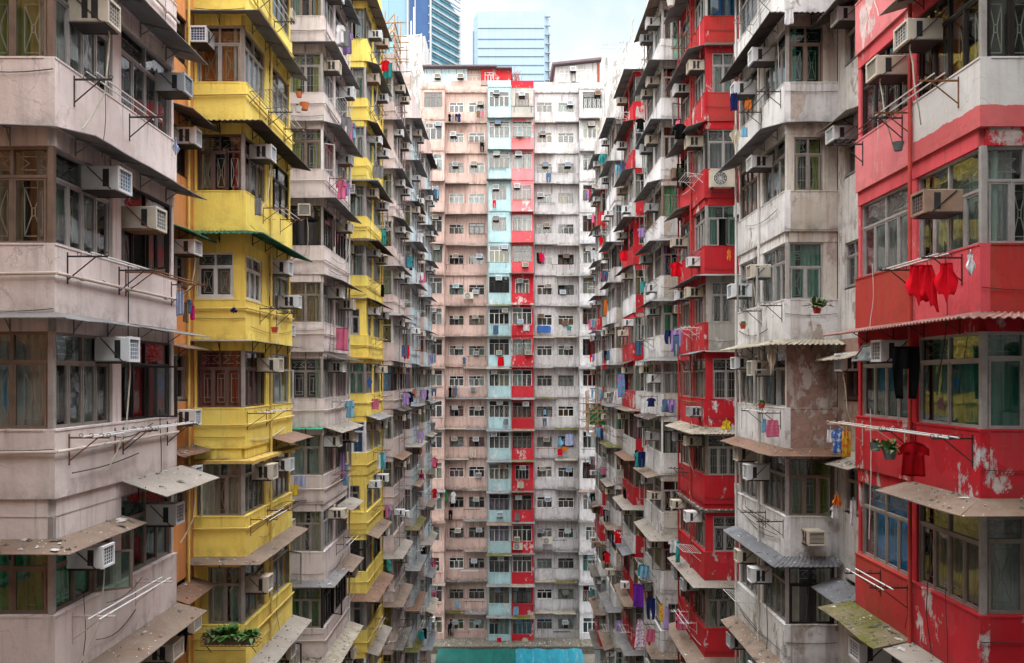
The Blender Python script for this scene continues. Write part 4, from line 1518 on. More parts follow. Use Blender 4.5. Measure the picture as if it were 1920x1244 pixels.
o('R1', -1, aw=[('wrap', 'corr_beige', 0, .52, .14), ('R', 'corr_beige', -.35, .6, .18)], pF='white_b', F=P_(fr='alu', cu='right', cc='pale', n=2, pat=0, ac=None, opens=(), tr=.42, trn=1, m0=.13, m1=1.0), A=P_(fr='alu', cu='gap', cc='mint', n=4, ac=.8, acb=.75, case='case_cream', fin='fin_dark', opens=(1,)), B=P_(fr='alu', n=4, ac=.6, acb=.4, case='case_white', fin='fin_blue'), R=P_(ac=None),
  rk=[(.2, 'poles', 'steel_dark', 1.8)])
o('R1', 0, aw=[('wrap', 'sheet_rust', 0, .55, .15), ('R', 'sheet_light', -.2, .5, .15)], F=P_(skip=1), A=P_(fr='alu', cu='none', n=3, pat=-1, ac=.7, acb=.85, case='case_cream', fin='fin_teal', opens=(1,)), B=P_(fr='alu', cu='full', cc='teal', n=4, ac=.4, acb=1.05, case='case_white', fin='fin_dark', hose=.8), R=P_(ac=.7, acb=.95, case='case_white', fin='fin_teal', fr='maroon', cu='none'), rk=[(.3, 'poles', 'steel_dark', 1.6)])
o('R1', 1, aw=[('wrap', 'corr_grey', 0, .42, .16), ('R', 'corr_grey', -.5, .7, .25)], pF='white_b', F=P_(fr='bronze', cu='gap', cc='gold', n=3, pat=1, ac=.45, acb=-.62, case='case_cream', fin='fin_dark', var=1, opens=(2,)), A=P_(fr='alu_b', n=4, cu='both', cc='grey', ac=.88, acb=.75, case='case_white', fin='fin_navy'), B=P_(fr='alu', cu='full', cc='teal', n=4, ac=.35, acb=1.15, case='case_cream', fin='fin_dark'), R=P_(ac=None), rk=[(.1, 'poles', 'steel_dark', 1.5), (2.2, 'poles', 'steel_dark', 1.5)])
o('R1', 2, aw=[('C', 'sheet_brown', 0, .5, .16)], F=P_(fr='dark', cu='both', cc='cream', n=2, pat=-1, ac=None), A=P_(fr='alu_b', n=4, cu='left', cc='olive', ac=.75, acb=.75, case='case_white', fin='fin_navy', hose=1.1), B=P_(fr='alu', cu='none', n=4, ac=.3, acb=1.0, case='case_cream'), R=P_(ac=.35, acb=.7, case='case_white', fin='fin_navy', var=0), rk=[(2.6, 'wire', 'wire_white', 1.4)])

o('R2', -5, aw=[('C', 'sheet_grey', 0, .6, .15), ('F', 'slab_grey', 0, .22, .03)], F=P_(fr='dark', cu='full', cc='blue', n=2, ac=None))
o('R2', -4, aw=[('C', 'sheet_grey', 0, .6, .18)], pF='red_rust', F=P_(n=2, cu='gap', cc='pale', m0=.30, m1=1.1, fr='alu', ac=None), A=P_(ac=.3, acb=1.0, case='case_cream', fin='fin_dark'))
o('R2', -3, aw=[('CB', 'sheet_light', .2, .6, .2)], F=P_(n=2, cu='full', cc='grey', fr='alu', ac=None), rk=[(.2, 'wire', 'wire_white', 1.4)])
o('R2', -2, aw=[('wrap', 'sheet_grey', 0, .45, .1)], F=P_(n=3, cu='both', cc='mint', fr='alu', ac=None))
o('R2', -1, aw=[('F', 'sheet_light', 0, .3, .05), ('CA', 'corr_grey', 0, .4, .1)], F=P_(n=2, cu='full', cc='grey', m0=.28, m1=1.0, fr='alu', ac=None), A=P_(ac=.4, acb=1.0, case='case_cream'), B=P_(ac=.35, acb=1.1, case='case_white', fin='fin_blue'))
o('R2', 0, aw=[('wrap', 'corr_beige', 0, .6, .2)], pF='peeled', F=P_(n=2, cu='none', pat=2, m0=.32, m1=1.3, fr='alu', ac=None))
o('R2', 1, aw=[('C', 'slab_grey', -.2, .12, .02), ('F', 'slab_grey', -.2, .1, .02)], F=P_(n=3, cu='none', pat=2, fr='alu', ac=None), A=P_(ac=.5, acb=1.02, case='case_cream', fin='fin_dark'))
o('R2', 2, aw=[('wrap', 'sheet_light', 0, .5, .15)], pF='red_b', F=P_(n=2, cu='none', m0=.33, m1=1.2, b1=1.3, pat=0, fr='alu', ac=None), A=P_(ac=.5, acb=.95, case='case_white', fin='fin_teal'), rk=[(.5, 'wire', 'wire_white', 1.5)])

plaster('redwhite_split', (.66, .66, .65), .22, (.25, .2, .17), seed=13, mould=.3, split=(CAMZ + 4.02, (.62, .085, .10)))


def pk(c, f, r, alt=None):
    def fn(face, k):
        if alt and (face, k) in alt:
            return alt[(face, k)]
        return {'C': c, 'F': f, 'R': r}[face]
    return dict(all=[c, f, r], pick=fn)


def pk_list(cl, fl, r):
    def fn(face, k):
        if face == 'R':
            return r
        l = cl if face == 'C' else fl
        return l[(k + 12) % len(l)]
    return dict(all=[cl[0], fl[0], r], pick=fn)


TW = {}
TW['L0'] = side_tower('L0', -1, 0, 'the big pink tower', 'big pale pink apartment tower with cream pipes, in front of an orange wall', pk('pink', 'pink', 'orange'), dict(pipe='pipe_cream', vpipe='pipe_white'))
TW['L1'] = side_tower('L1', -1, 1, 'the big yellow tower', 'big bright yellow apartment tower with orange side wall and corrugated awnings', pk('yellow', 'yellow', 'orange'), dict(pipe='pipe_yellow', vpipe='pipe_yellow'))
TW['L2'] = side_tower('L2', -1, 2, 'the pink tower between yellow ones', 'pale pink apartment tower standing between the two yellow towers', pk('pink_b', 'pink_b', 'pink'), dict(pipe='pipe_cream', vpipe='pipe_white', acp=.75))
TW['L3'] = side_tower('L3', -1, 3, 'the slim yellow tower', 'slimmer yellow apartment tower beyond the pink one, beside bamboo scaffolding', pk('yellow_b', 'yellow_b', 'pink_c'), dict(pipe='pipe_yellow', vpipe='pipe_yellow', acp=.8))
TW['L4'] = side_tower('L4', -1, 4, 'the pink tower under bamboo scaffold', 'pink apartment tower under the bamboo scaffolding, beyond the slim yellow tower', pk('pink_c', 'pink_c', 'pink_c'), dict(pipe='pipe_cream', vpipe='pipe_grey', acp=.8))
TW['L5'] = side_tower('L5', -1, 5, 'the pink and blue tower', 'narrow apartment tower with pink fronts and pale blue court sides', pk('blue_grey', 'pink_c', 'pink_c'), dict(pipe='pipe_grey', vpipe='pipe_grey', acp=.7, top='pink_c'))
TW['L6'] = side_tower('L6', -1, 6, 'the pink corner tower', 'small pink and blue apartment tower touching the far pink block', pk('blue_grey', 'salmon', 'salmon'), dict(top='salmon', vpipe='pipe_grey', acp=.7))
TW['R0'] = side_tower('R0', 1, 0, 'the big red tower', 'big peeling red apartment tower with one white band and blue painted windows', pk('red', 'red', 'grey', {('C', -1): 'red_fade', ('C', -2): 'red_fade', ('C', -3): 'red_pink'}), dict(vpipe='pipe_red', frame='alu'))
TW['R1'] = side_tower('R1', 1, 1, 'the big white tower', 'big stained white apartment tower with beige peeling fronts beside the big red tower', pk('white', 'beige', 'white_b', {('F', 0): 'beige_peel', ('R', 0): 'beige_peel', ('F', 2): 'white_b'}), dict(vpipe='pipe_white', acp=.8))
TW['R2'] = side_tower('R2', 1, 2, 'the red tower between white ones', 'red apartment tower with one bare grey storey, standing between two white towers', pk('red_plain', 'red_plain', 'white_b', {('F', -1): 'grey', ('C', 7): 'red', ('F', -4): 'red_b', ('F', -5): 'red_rust'}), dict(vpipe='pipe_red', acp=.75))
TW['R3'] = side_tower('R3', 1, 3, 'the slim white tower', 'slim stained white apartment tower between two red towers', pk('white', 'white_b', 'white_b', {('F', 0): 'beige', ('F', 2): 'beige', ('F', -2): 'beige'}), dict(vpipe='pipe_white', acp=.8))
TW['R4'] = side_tower('R4', 1, 4, 'the red and white tower', 'narrow apartment tower with patchy red and white storeys', pk_list(['white', 'red_plain', 'red_b', 'white_b', 'red_plain'], ['red_b', 'red', 'white', 'red_plain', 'red_plain'], 'white_b'), dict(vpipe='pipe_grey', acp=.7))
TW['R5'] = side_tower('R5', 1, 5, 'the thin white tower', 'thin stained white apartment tower beyond the red and white tower', pk_list(['white_b', 'white', 'white'], ['white', 'beige', 'white_b'], 'white_b'), dict(vpipe='pipe_grey', acp=.7))
TW['R6'] = side_tower('R6', 1, 6, 'the thin red tower', 'thin red and white apartment tower touching the far white block', pk_list(['white_b', 'red_plain', 'white'], ['red_plain', 'white', 'white_b', 'red_plain'], 'white_far'), dict(vpipe='pipe_grey', acp=.7))

# ---------------------------------------------------------------- the far block that closes the courtyard
YB = 76.5
MPX = YB / FPX
ROOFB = CAMZ + 9.55 * H


def bx(px):
    return (px - 960) * MPX


def far_block(nick, label, px0, px1, segs, mat, ktop=-9, seed=1, roof=ROOFB, alt=None, group='painted apartment towers round the courtyard'):
    rng = random.Random(seed)
    x0, x1 = bx(px0), bx(px1)
    T = Tower(nick, label, ((x0 + x1) / 2, YB + 3, 0), [mat, 'concrete'])
    m0 = T.mi(mat)
    for (a, b, y, wins, full) in segs:
        xa, xb = bx(a), bx(b)
        L = xb - xa
        for k in range(ktop, 9):
            z = zs(k)
            mk = T.mi(alt[k]) if alt and k in alt else m0
            ordn = ORD[k - ktop]
            ops = []
            themed = pick(rng, FRF)
            if themed in ('bronze', 'maroon') and rng.random() < .5: themed = 'alu'
            bare = not full and rng.random() < .06
            for wi, (w0, w1, n) in enumerate(wins):
                wa, wb = bx(w0) - xa, bx(w1) - xa
                if full:
                    b0, b1 = 0.0, WH - rng.choice((0, 0, 0, .1))
                    if rng.random() < .18:
                        wa += .25; wb -= .25; b1 = 1.25
                else:
                    b0, b1 = -.02 + rng.choice((0, .03, -.05)), rng.choice((.92, .95, 1.0, .9))
                    b0 = max(0.0, b0)
                ops.append((wa, wb, b0, b1))
                cu = pick(rng, VARW)
                place_window(T.root, T.base, (xa, y), 0, wa, z + b0, wb - wa, b1 - b0, n, 2, themed if rng.random() < .7 else pick(rng, FRF), 'pane_dark' if rng.random() < .3 else 'pane', cu, pick(rng, CUW), rng.randrange(30), inset=.09 if full else .23, gb='alu_white' if rng.random() < .4 else 'grille_bar')
                if rng.random() < .74:
                    a_ = rng.uniform(wa + .3, wb - .3)
                    add_ac((xa, y + (.08 if full else .2)), 0, a_, z + (b1 - .36 if rng.random() < .8 else rng.choice((.05, -.45))), nick, 'front' if full else ('inner window' if wi else 'outer window'), ordn, '', rng)
            T.strip((xa, y), 0, 0, L, z, WH, ops, mk, None, lint=H - WH - PH, inset=.10 if full else .24)
            T.mb.setf((xa, y), 0)
            T.mb.box(0, L, 0, .16, z - PH, z, mk)
            if full:
                T.mb.box(0, L, -.02, .17, z + .001, z + .03, mk)
            if rng.random() < (.30 if full else .5):
                add_rack((xa, y), 0, rng.uniform(.1, max(.2, L - 1.6)), z - .1, min(1.5, L - .3), rng.uniform(.5, .7), rng.choice(('poles', 'wire')), rng.choice(('steel_dark', 'steel_rust', 'wire_white')), nick, 'front', ordn)
            if rng.random() < .22:
                col = rng.choice(('white', 'denim', 'navy', 'skyblue', 'pink', 'grey', 'black', 'red', 'cream'))
                kd = rng.choice(('shirt', 'towel', 'trousers'))
                lab = f"{col} {KINDN[kd][1]}, front of {nick}, {ordn} storey down"
                o_ = obj(KINDN[kd][0], garment(kd, rng.uniform(.35, .6), rng.uniform(.5, .9), rng.randrange(999), 'cl_' + col), None, (xa + rng.uniform(.4, L - .4), y - .4, z - .12), rng.uniform(-.3, .3))
                tag(o_, lab, KINDN[kd][1], 'washing hung out to dry')
            # small joints and downpipes
            T.mb.setf()
            # awnings and ledges
            low = k >= 0
            r_ = rng.random()
            deb = 0
            if full and r_ < .7:
                kd = pick(rng, {'sheet_grey': 4, 'corr_grey': 2, 'slab_grey': 2 + 2 * low, 'sheet_brown': 2, 'sheet_light': 2, 'mossy': 1})
                awning(T.root, T.base, [(xa - .1, y), (xb + .1, y)], [(0, -1)], kd, rng.uniform(.06, .2), rng.uniform(.5, .75), z - PH + .01, rng, 2, int(rng.uniform(15, 60)) if low else 0)
            elif not full:
                for (w0, w1, n) in wins:
                    if rng.random() < (.8 if low else .55):
                        kd = pick(rng, {'slab_grey': 3, 'sheet_grey': 2, 'corr_beige': 2, 'mossy': 1.2 * low + .1, 'sheet_light': 1})
                        c0, c1 = bx(w0) - rng.uniform(.15, .5), bx(w1) + rng.uniform(.15, .5)
                        c0, c1 = max(c0, xa + .02), min(c1, xb - .02)
                        awning(T.root, T.base, [(c0, y), (c1, y)], [(0, -1)], kd, rng.uniform(.05, .18), rng.uniform(.4, .68), z - PH + .02, rng, 2, int(rng.uniform(25, 90)) if low else 0)
        zt = zs(ktop) + H - PH
        T.mb.box(xa, xb, y + .004, y + .3, zt + .003, roof, m0)
        T.mb.box(xa, xb, y + .004, y + .3, GZ, zs(8) - PH, m0)
        T.core.box(xa, xb, y + .75, y + .8, GZ, zt)
        # side returns
        T.mb.box(xa + .001, xa + .12, y + .165, YB + 1.6, GZ, roof - .01, m0)
        T.mb.box(xb - .12, xb - .001, y + .165, YB + 1.6, GZ, roof - .01, m0)
    T.mb.box(x0, x1, YB + 1.7, YB + 9, GZ, roof - .15, m0)
    for t in range(2 if len(segs) > 1 else 1):
        pv = T.pipes('pipe_grey')
        px_ = x0 + (x1 - x0) * (.985 if t else .02)
        yy = segs[0][2] - .05 if not t else segs[-1][2] - .05
        pv.bar((px_, yy, GZ), (px_, yy, roof - .4), .04, 0, 6)
    T.finish()
    return T


far_block('the far pink block', 'far salmon pink apartment block with a projecting corner bay, beside the pale blue column', 789, 915, [(789, 834, YB - .5, [(796, 830, 3)], True), (834, 915, YB + .5, [(841, 869, 3), (878, 908, 3)], False)], 'salmon', seed=5)
far_block('the far blue column', 'pale blue column of bay windows in the middle of the far block', 915, 957.5, [(915, 957.5, YB - 1.0, [(917.5, 955, 4)], True)], 'blue', seed=11)
far_block('the far red column', 'vivid red column of bay windows beside the pale blue column', 957.5, 1000, [(957.5, 1000, YB - .95, [(960.5, 997, 4)], True)], 'red_far', seed=23, alt={-9: 'grey', -8: 'red_pink', -7: 'red_pink', -6: 'red_pink', -5: 'red_fade', -4: 'red_fade'})
far_block('the far white block', 'far stained white apartment block beside the vivid red column', 1000, 1131, [(1000, 1086, YB + .5, [(1007, 1036, 3), (1047, 1077, 3)], False), (1086, 1131, YB - .5, [(1092, 1127, 4)], True)], 'white_far', seed=31)

build_acs()

# ---------------------------------------------------------------- things on the roofs of the far block


def pane_mat(key, c1, c2, line, sx, sz, rough=.25, wx=.03, wz=.03):
    """curtain wall glazing: pane colours vary a little, thin joints"""
    m, nt, out = new_mat(key)
    N = NT(nt)
    tc = N.n('ShaderNodeTexCoord')
    sep = N.n('ShaderNodeSeparateXYZ')
    N.link(tc.outputs['Object'], sep.inputs[0])
    hx = N.math('ADD', sep.outputs['X'], sep.outputs['Y'])
    fx = N.math('FRACT', N.math('DIVIDE', hx, sx))
    fz = N.math('FRACT', N.math('DIVIDE', sep.outputs['Z'], sz))
    ln = N.math('MAXIMUM', N.math('LESS_THAN', fx, wx), N.math('LESS_THAN', fz, wz))
    cmb = N.n('ShaderNodeCombineXYZ')
    N.link(N.math('FLOOR', N.math('DIVIDE', hx, sx)), cmb.inputs[0])
    N.link(N.math('FLOOR', N.math('DIVIDE', sep.outputs['Z'], sz)), cmb.inputs[2])
    wn = N.n('ShaderNodeTexWhiteNoise', noise_dimensions='3D')
    N.link(cmb.outputs[0], wn.inputs['Vector'])
    c = N.mix(wn.outputs['Value'], c1, c2)
    c = N.mix(ln, c, line)
    N.link(N.bsdf(c, rough, 0, None, .25), out.inputs[0])
    M[key] = m


pane_mat('tower_pale', (.235, .32, .39), (.255, .345, .41), (.17, .25, .32), 1.35, 1.3, .3)
pane_mat('tower_deep', (.005, .045, .15), (.01, .07, .19), (.01, .05, .15), 2.2, 1.9, .2, .02, .02)
pane_mat('tower_teal', (.04, .16, .21), (.11, .25, .30), (.03, .10, .14), .62, 3.4, .2, .05, .0)
pane_mat('tower_ice', (.15, .26, .33), (.18, .29, .35), (.09, .16, .21), 3.6, 3.8, .25, .02, .02)
simple('tower_white', (.30, .32, .34), .6, 0, .05, 2)
simple('tower_band', (.085, .12, .18), .5, 0, .1, 2)
simple('roof_sheet', (.13, .09, .10), .7, 0, .3, 2, dirt=.3)
simple('rust_red', (.30, .07, .04), .8, 0, .5, 3, dirt=.4)
simple('mint_glass', (.34, .62, .58), .3, 0, .15, 1.5)
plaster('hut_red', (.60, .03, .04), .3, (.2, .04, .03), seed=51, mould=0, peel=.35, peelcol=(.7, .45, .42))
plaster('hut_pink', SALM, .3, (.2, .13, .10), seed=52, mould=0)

DR = 78.2


def rx_(px, d=DR):
    return (px - 960) * d / FPX


def rz_(py, d=DR):
    return CAMZ - (py - HORY) * d / FPX


# blue, pink and red hut
root = empty('rooftop_hut', (rx_(872), DR + 2, ROOFB - .2))
tag(root, 'blue and red rooftop hut with dark flat sheet roof above the pink block', 'rooftop hut')
b0 = root.location
mb = MB(); mb.off = b0
z0, z1 = ROOFB - .16, rz_(130)
for (pa, pb, mi) in ((796, 876, 0), (902, 958, 1)):
    mb.box(rx_(pa), rx_(pb), DR, DR + 5, z0, z1, mi)
mb.box(rx_(876), rx_(902), DR + .35, DR + 5, z0, z1, 2)
mb.box(rx_(846), rx_(902), DR - .04, DR + .34, z0, rz_(152), 2)
mb.box(rx_(903), rx_(960), DR - .8, DR - .02, rz_(166), rz_(157), 3)
obj('wall', mb.mesh('wall', ['paleblue', 'hut_red', 'hut_pink', 'concrete']), root)
mb = MB(); mb.off = b0
mb.box(rx_(793), rx_(932), DR - .7, DR + 5.2, z1 + .02, z1 + .16)
mb.box(rx_(930), rx_(960), DR - .6, DR + 5.2, z1 - .10, z1 + .01)
for px in range(800, 955, 14):
    mb.bar((rx_(px), DR - .02, z1 - .4), (rx_(px), DR - .6, z1 - .02), .025)
obj('roof', mb.mesh('roof', ['roof_sheet']), root)
for (pa, pb, ya, yb, n, cc) in ((811, 827, 136, 152, 2, 'pale'), (847, 862, 136, 152, 2, 'cream'), (864, 876, 136, 151, 2, 'olive'), (877, 901, 137, 152, 3, 'grey'), (909, 926, 136, 153, 3, 'pale')):
    yy = DR - .115 if not (876 < pa < 902) else DR + .24
    place_window(root, b0, (rx_(pa), yy), 0, 0, rz_(yb), rx_(pb) - rx_(pa), rz_(ya) - rz_(yb), n, 2, 'alu_white', 'pane', 'full', cc, 1)
for (px, py) in ((821, 150), (864, 150)):
    ms = ac_meshes(0)
    a = obj('air_conditioner', ms[5], None, (rx_(px), DR - .1, rz_(py)), 0, ['case_cream', 'fin_dark', None, 'steel_dark'])
    tag(a, f"cream air conditioner on {'the blue' if px < 840 else 'the pink'} end of the rooftop hut", 'air conditioner', 'window air conditioners on the flats')

# white rooftop house with a sloping roof
root = empty('rooftop_house', (rx_(1085), DR + 2, ROOFB - .2))
tag(root, 'white rooftop house with mint windows and dark sloping roof', 'rooftop house')
b0 = root.location
mb = MB(); mb.off = b0
xa, xb = rx_(1041), rx_(1126)
za, zb_ = rz_(126), rz_(117)
base = rz_(170)
for y in (DR, DR + 6):
    mb.face([(xa, y, base), (xb, y, base), (xb, y, zb_), (xa, y, za)][::(1 if y == DR else -1)])
mb.face([(xa, DR, base), (xa, DR, za), (xa, DR + 6, za), (xa, DR + 6, base)])
mb.face([(xb, DR, base), (xb, DR + 6, base), (xb, DR + 6, zb_), (xb, DR, zb_)])
mb.box(rx_(962), rx_(1041) - .01, DR + .2, DR + .5, base - 1.0, rz_(153))
obj('wall', mb.mesh('wall', ['white_far']), root)
mb = MB(); mb.off = b0
for zz, e in ((0, .1),):
    mb.face([(xa - .3, DR - .6, za), (xb + .05, DR - .6, zb_ + .05), (xb + .05, DR + 6, zb_ + .05), (xa - .3, DR + 6, za)])
    mb.face([(xa - .3, DR - .6, za + .2), (xb + .05, DR - .6, zb_ + .25), (xb + .05, DR + 6, zb_ + .25), (xa - .3, DR + 6, za + .2)])
    mb.face([(xa - .3, DR - .6, za), (xb + .05, DR - .6, zb_ + .05), (xb + .05, DR - .6, zb_ + .25), (xa - .3, DR - .6, za + .2)])
    mb.bar((xa - .28, DR - .5, za + .05), (xa - .55, DR - .5, rz_(152)), .08)
obj('roof', mb.mesh('roof', ['roof_sheet']), root)
place_window(root, b0, (rx_(1048), DR - .11), 0, 0, rz_(154), rx_(1069) - rx_(1048), rz_(131) - rz_(154), 2, 2, 'alu_white', 'pane', 'flat', 'mint', 1)
place_window(root, b0, (rx_(1072), DR - .11), 0, 0, rz_(154), rx_(1079) - rx_(1072), rz_(131) - rz_(154), 1, 2, 'dark', 'pane', 'none', 'mint', 1)
place_window(root, b0, (rx_(1081), DR - .11), 0, 0, rz_(154), rx_(1110) - rx_(1081), rz_(131) - rz_(154), 2, 2, 'alu_white', 'pane', 'flat', 'mint', 1)
mb = MB(); mb.off = b0
mb.bar((rx_(1122), DR - .06, rz_(166)), (rx_(1122), DR - .06, rz_(119)), .12, 0, 6)
obj('drain_pipe', mb.mesh('drain_pipe', ['rust_red']), root)
a = obj('air_conditioner', ac_meshes(1)[5], None, (rx_(1074), DR - .14, rz_(137)), 0, ['case_white', 'fin_dark', None, 'steel_dark'])
tag(a, 'white air conditioner above the mint windows of the rooftop house', 'air conditioner', 'window air conditioners on the flats')

# stained stair heads behind
for (pa, pb, py, d, nm) in ((752, 797, 68, 84, 'streaked white stair head standing above the pink corner tower'), (1126, 1172, 108, 84, 'black-stained white wall block behind the thin red tower')):
    mb = MB()
    x0, x1 = rx_(pa, d), rx_(pb, d)
    cx_ = (x0 + x1) / 2
    mb.off = Vector((cx_, d, 0))
    mb.box(x0, x1, d, d + 5, CAMZ + 15, rz_(py, d))
    r_ = empty('stair_head', (cx_, d, 0))
    tag(r_, nm, 'stair head')
    obj('wall', mb.mesh('wall', ['stain_white']), r_)
    pb_ = MB(); pb_.off = mb.off
    if pa < 900:
        for px, top in ((770, 36), (775, 10), (789, 60)):
            pb_.bar((rx_(px, d), d + .5, rz_(70, d)), (rx_(px, d), d + .5, rz_(top, d)), .07, 0, 6)
        pb_.bar((rx_(757, d), d + .2, rz_(66, d)), (rx_(790, d), d + .2, rz_(64, d)), .04)
        obj('mast', pb_.mesh('mast', ['pipe_white']), r_)
    else:
        for px in range(1128, 1172, 4):
            pb_.bar((rx_(px, d), d + .3, rz_(110, d)), (rx_(px, d), d + .3, rz_(101, d)), .04)
        pb_.bar((rx_(1128, d), d + .3, rz_(102, d)), (rx_(1172, d), d + .3, rz_(100, d)), .05)
        obj('railing', pb_.mesh('railing', ['wire_white']), r_)
# aerial
mb = MB()
d = 86
ax = rx_(1163, d)
for (p, q) in (((1163, 112), (1163, 80)), ((1130, 85), (1172, 79)), ((1126, 112), (1124, 90)), ((1124, 90), (1170, 92))):
    mb.bar((rx_(p[0], d) - ax, 0, rz_(p[1], d)), (rx_(q[0], d) - ax, 0, rz_(q[1], d)), .035)
for px in range(1132, 1172, 6):
    zz = rz_(85 - (px - 1130) * .14, d)
    mb.bar((rx_(px, d) - ax, -.4, zz), (rx_(px, d) - ax, .4, zz), .02)
a = obj('aerial', mb.mesh('aerial', ['pipe_grey']), None, (ax, d, 0))
tag(a, 'thin grey television aerial on the roof against the sky', 'aerial')
# bare creeper beside the hut
rg = random.Random(4)
mb = MB()
d = 78.4
ax, az_ = rx_(966), rz_(168, d)
for _ in range(26):
    p = Vector((rg.uniform(-.25, .25), 0, 0))
    for q in range(5):
        n_ = p + Vector((rg.uniform(-.16, .16), rg.uniform(-.05, .05), rg.uniform(.12, .48)))
        mb.bar(p, n_, .022, 0, 3)
        p = n_
a = obj('bare_shrub', mb.mesh('bare_shrub', ['rust_red']), None, (ax, d, az_))
tag(a, 'bare reddish shrub growing on the roof edge beside the hut', 'shrub')

# ---------------------------------------------------------------- glass office towers behind


def glass_tower(label, d, outline, ztop, mats, bands, mull=None):
    """outline: (x, y, material index) going round"""
    cx_ = sum(p[0] for p in outline) / len(outline); cy_ = sum(p[1] for p in outline) / len(outline)
    root = empty('office_tower', (cx_, cy_, GZ))
    tag(root, label, 'office tower')
    mb = MB(); mb.off = Vector((cx_, cy_, GZ))
    n = len(outline)
    for i in range(n):
        a, b = outline[i], outline[(i + 1) % n]
        mb.face([(a[0], a[1], GZ), (b[0], b[1], GZ), (b[0], b[1], ztop(b)), (a[0], a[1], ztop(a))], a[2])
    mb.face([(p[0], p[1], ztop(p)) for p in outline], outline[0][2])
    obj('wall', mb.mesh('wall', mats), root)
    bb = MB(); bb.off = mb.off
    bands(bb)
    if bb.f:
        obj('floor_band', bb.mesh('floor_band', ['tower_band', 'tower_white']), root)
    return root


d = 170.0
X = lambda px, dd=170.0: (px - 960) * dd / FPX
Z = lambda py, dd=170.0: CAMZ - (py - HORY) * dd / FPX


def bands_r(bb):
    for py in (53, 73.5, 90.5, 106, 122.5, 139, 152):
        bb.box(X(896), X(1020), d - .15, d - .01, Z(py + .8), Z(py), 0)
    for (pa, pb) in ((886, 888.2), (1029, 1030.5)):
        bb.box(X(pa), X(pb), d + .8, d + 1.2, GZ, Z(56 if pa < 900 else 60), 0)
    for py in range(30, 170, 17):
        bb.box(X(1020.2), X(1032), d + .1, d + .7, Z(py + .8), Z(py), 1)


glass_tower('pale ice-blue glass office tower with thin dark floor bands behind the far block', d,
            [(X(896), d, 0), (X(1020), d, 1), (X(1029), d + 1, 1), (X(1029), d + 30, 1), (X(887), d + 30, 1), (X(887), d + 1, 1)],
            lambda p: Z(22) if abs(p[1] - d) < .1 else Z(32), ['tower_pale', 'tower_pale'], bands_r)

d2 = 130.0
X2 = lambda px, dd=130.0: (px - 960) * dd / FPX
Z2 = lambda py, dd=130.0: CAMZ - (py - HORY) * dd / FPX
A_, B_, C_, D_, E_ = (X2(690), d2 - 1), (X2(763), d2), (X2(767), d2), (X2(804), d2 + .4), (X2(862, 138), 138.0)


def bands_l(bb):
    for i in range(-3, 10):
        py = 2 + i * 16.5
        # the teal facade recedes, bands follow it
        p0, p1 = Vector((D_[0], D_[1] - .15, Z2(py + 8))), Vector((E_[0] + .1, E_[1] - .1, Z2(py + 8) + .2))
        bb.bar(p0, p1, .16, 1, 4)
        bb.bar(p0 + Vector((0, -.02, -.55)), p1 + Vector((0, -.02, -.55)), .07, 0, 4)
    for px in (763, 806):
        bb.box(X2(px), X2(px + 3.0), d2 - .35, d2 + .35, GZ, Z2(-60), 1)
    bb.bar((E_[0], E_[1] - .1, GZ), (E_[0], E_[1] - .1, Z2(36, 138)), .3, 1)
    bb.box(X2(777.5), X2(779.5), d2 - .2, d2 + .1, GZ, Z2(-60), 1)


glass_tower('deep blue and teal glass office tower with curved white floor bands', d2,
            [(A_[0], A_[1], 0), (B_[0], B_[1], 3), (C_[0], C_[1], 1), (D_[0], D_[1], 2), (E_[0], E_[1], 2), (E_[0] - 6, 165.0, 2), (A_[0], 165.0, 2)],
            lambda p: Z2(36, 138) if p[0] > X2(850) - 3 and p[1] > 133 and p[1] < 150 else Z2(-60), ['tower_ice', 'tower_deep', 'tower_teal', 'tower_white'], bands_l)

# ---------------------------------------------------------------- ground
mb = MB()
mb.face([(-1500, -600, GZ), (1500, -600, GZ), (1500, 3000, GZ), (-1500, 3000, GZ)])
g = obj('ground', mb.mesh('ground', ['concrete'])); g['kind'] = 'structure'
mb = MB()
mb.box(-9.6, 9.8, 60, 76.4, GZ + .005, .05)
mb.box(bx(812), bx(1112), 73.9, 76.4, .051, .70)
g = obj('podium_floor', mb.mesh('podium_floor', ['rubble'])); g['kind'] = 'structure'
# loose rubbish on the podium ledge
rg = random.Random(8)
mb = MB()
for _ in range(420):
    x, y = rg.uniform(bx(815), bx(1110)), rg.uniform(73.95, 76.0)
    s = rg.uniform(.03, .16); a = rg.random() * 6.28
    dx, dy = math.cos(a) * s, math.sin(a) * s
    p = [(x - dx, y - dy, .702), (x + dy * .6, y - dx * .6, .702), (x + dx, y + dy, .702), (x - dy * .5, y + dx * .5, .702)]
    tp = (x, y, .702 + rg.uniform(.02, .12))
    for q in range(4):
        mb.face([p[q], p[(q + 1) % 4], tp], 0 if rg.random() < .10 else 1)
g = obj('rubble', mb.mesh('rubble', ['litter', 'rubble'])); tag(g, 'loose rubble and litter strewn along the podium ledge', 'rubble', kind='stuff')


def tarp_mat(key, c1, c2, stain):
    m, nt, out = new_mat(key)
    N = NT(nt)
    v = N.coords(7, (1, .35, 1))
    c = N.mix(N.ramp(N.noise(v, 1.6, 6, .65), .35, .65), c1, c2)
    c = N.mix(N.ramp(N.noise(N.coords(9, (4, .4, 1)), 1.1, 6, .7), .54, .66, 0, .8), c, stain)
    N.link(N.bsdf(c, .45, 0, N.bump(N.noise(v, 5, 5), .5, .05), .4), out.inputs[0])
    M[key] = m


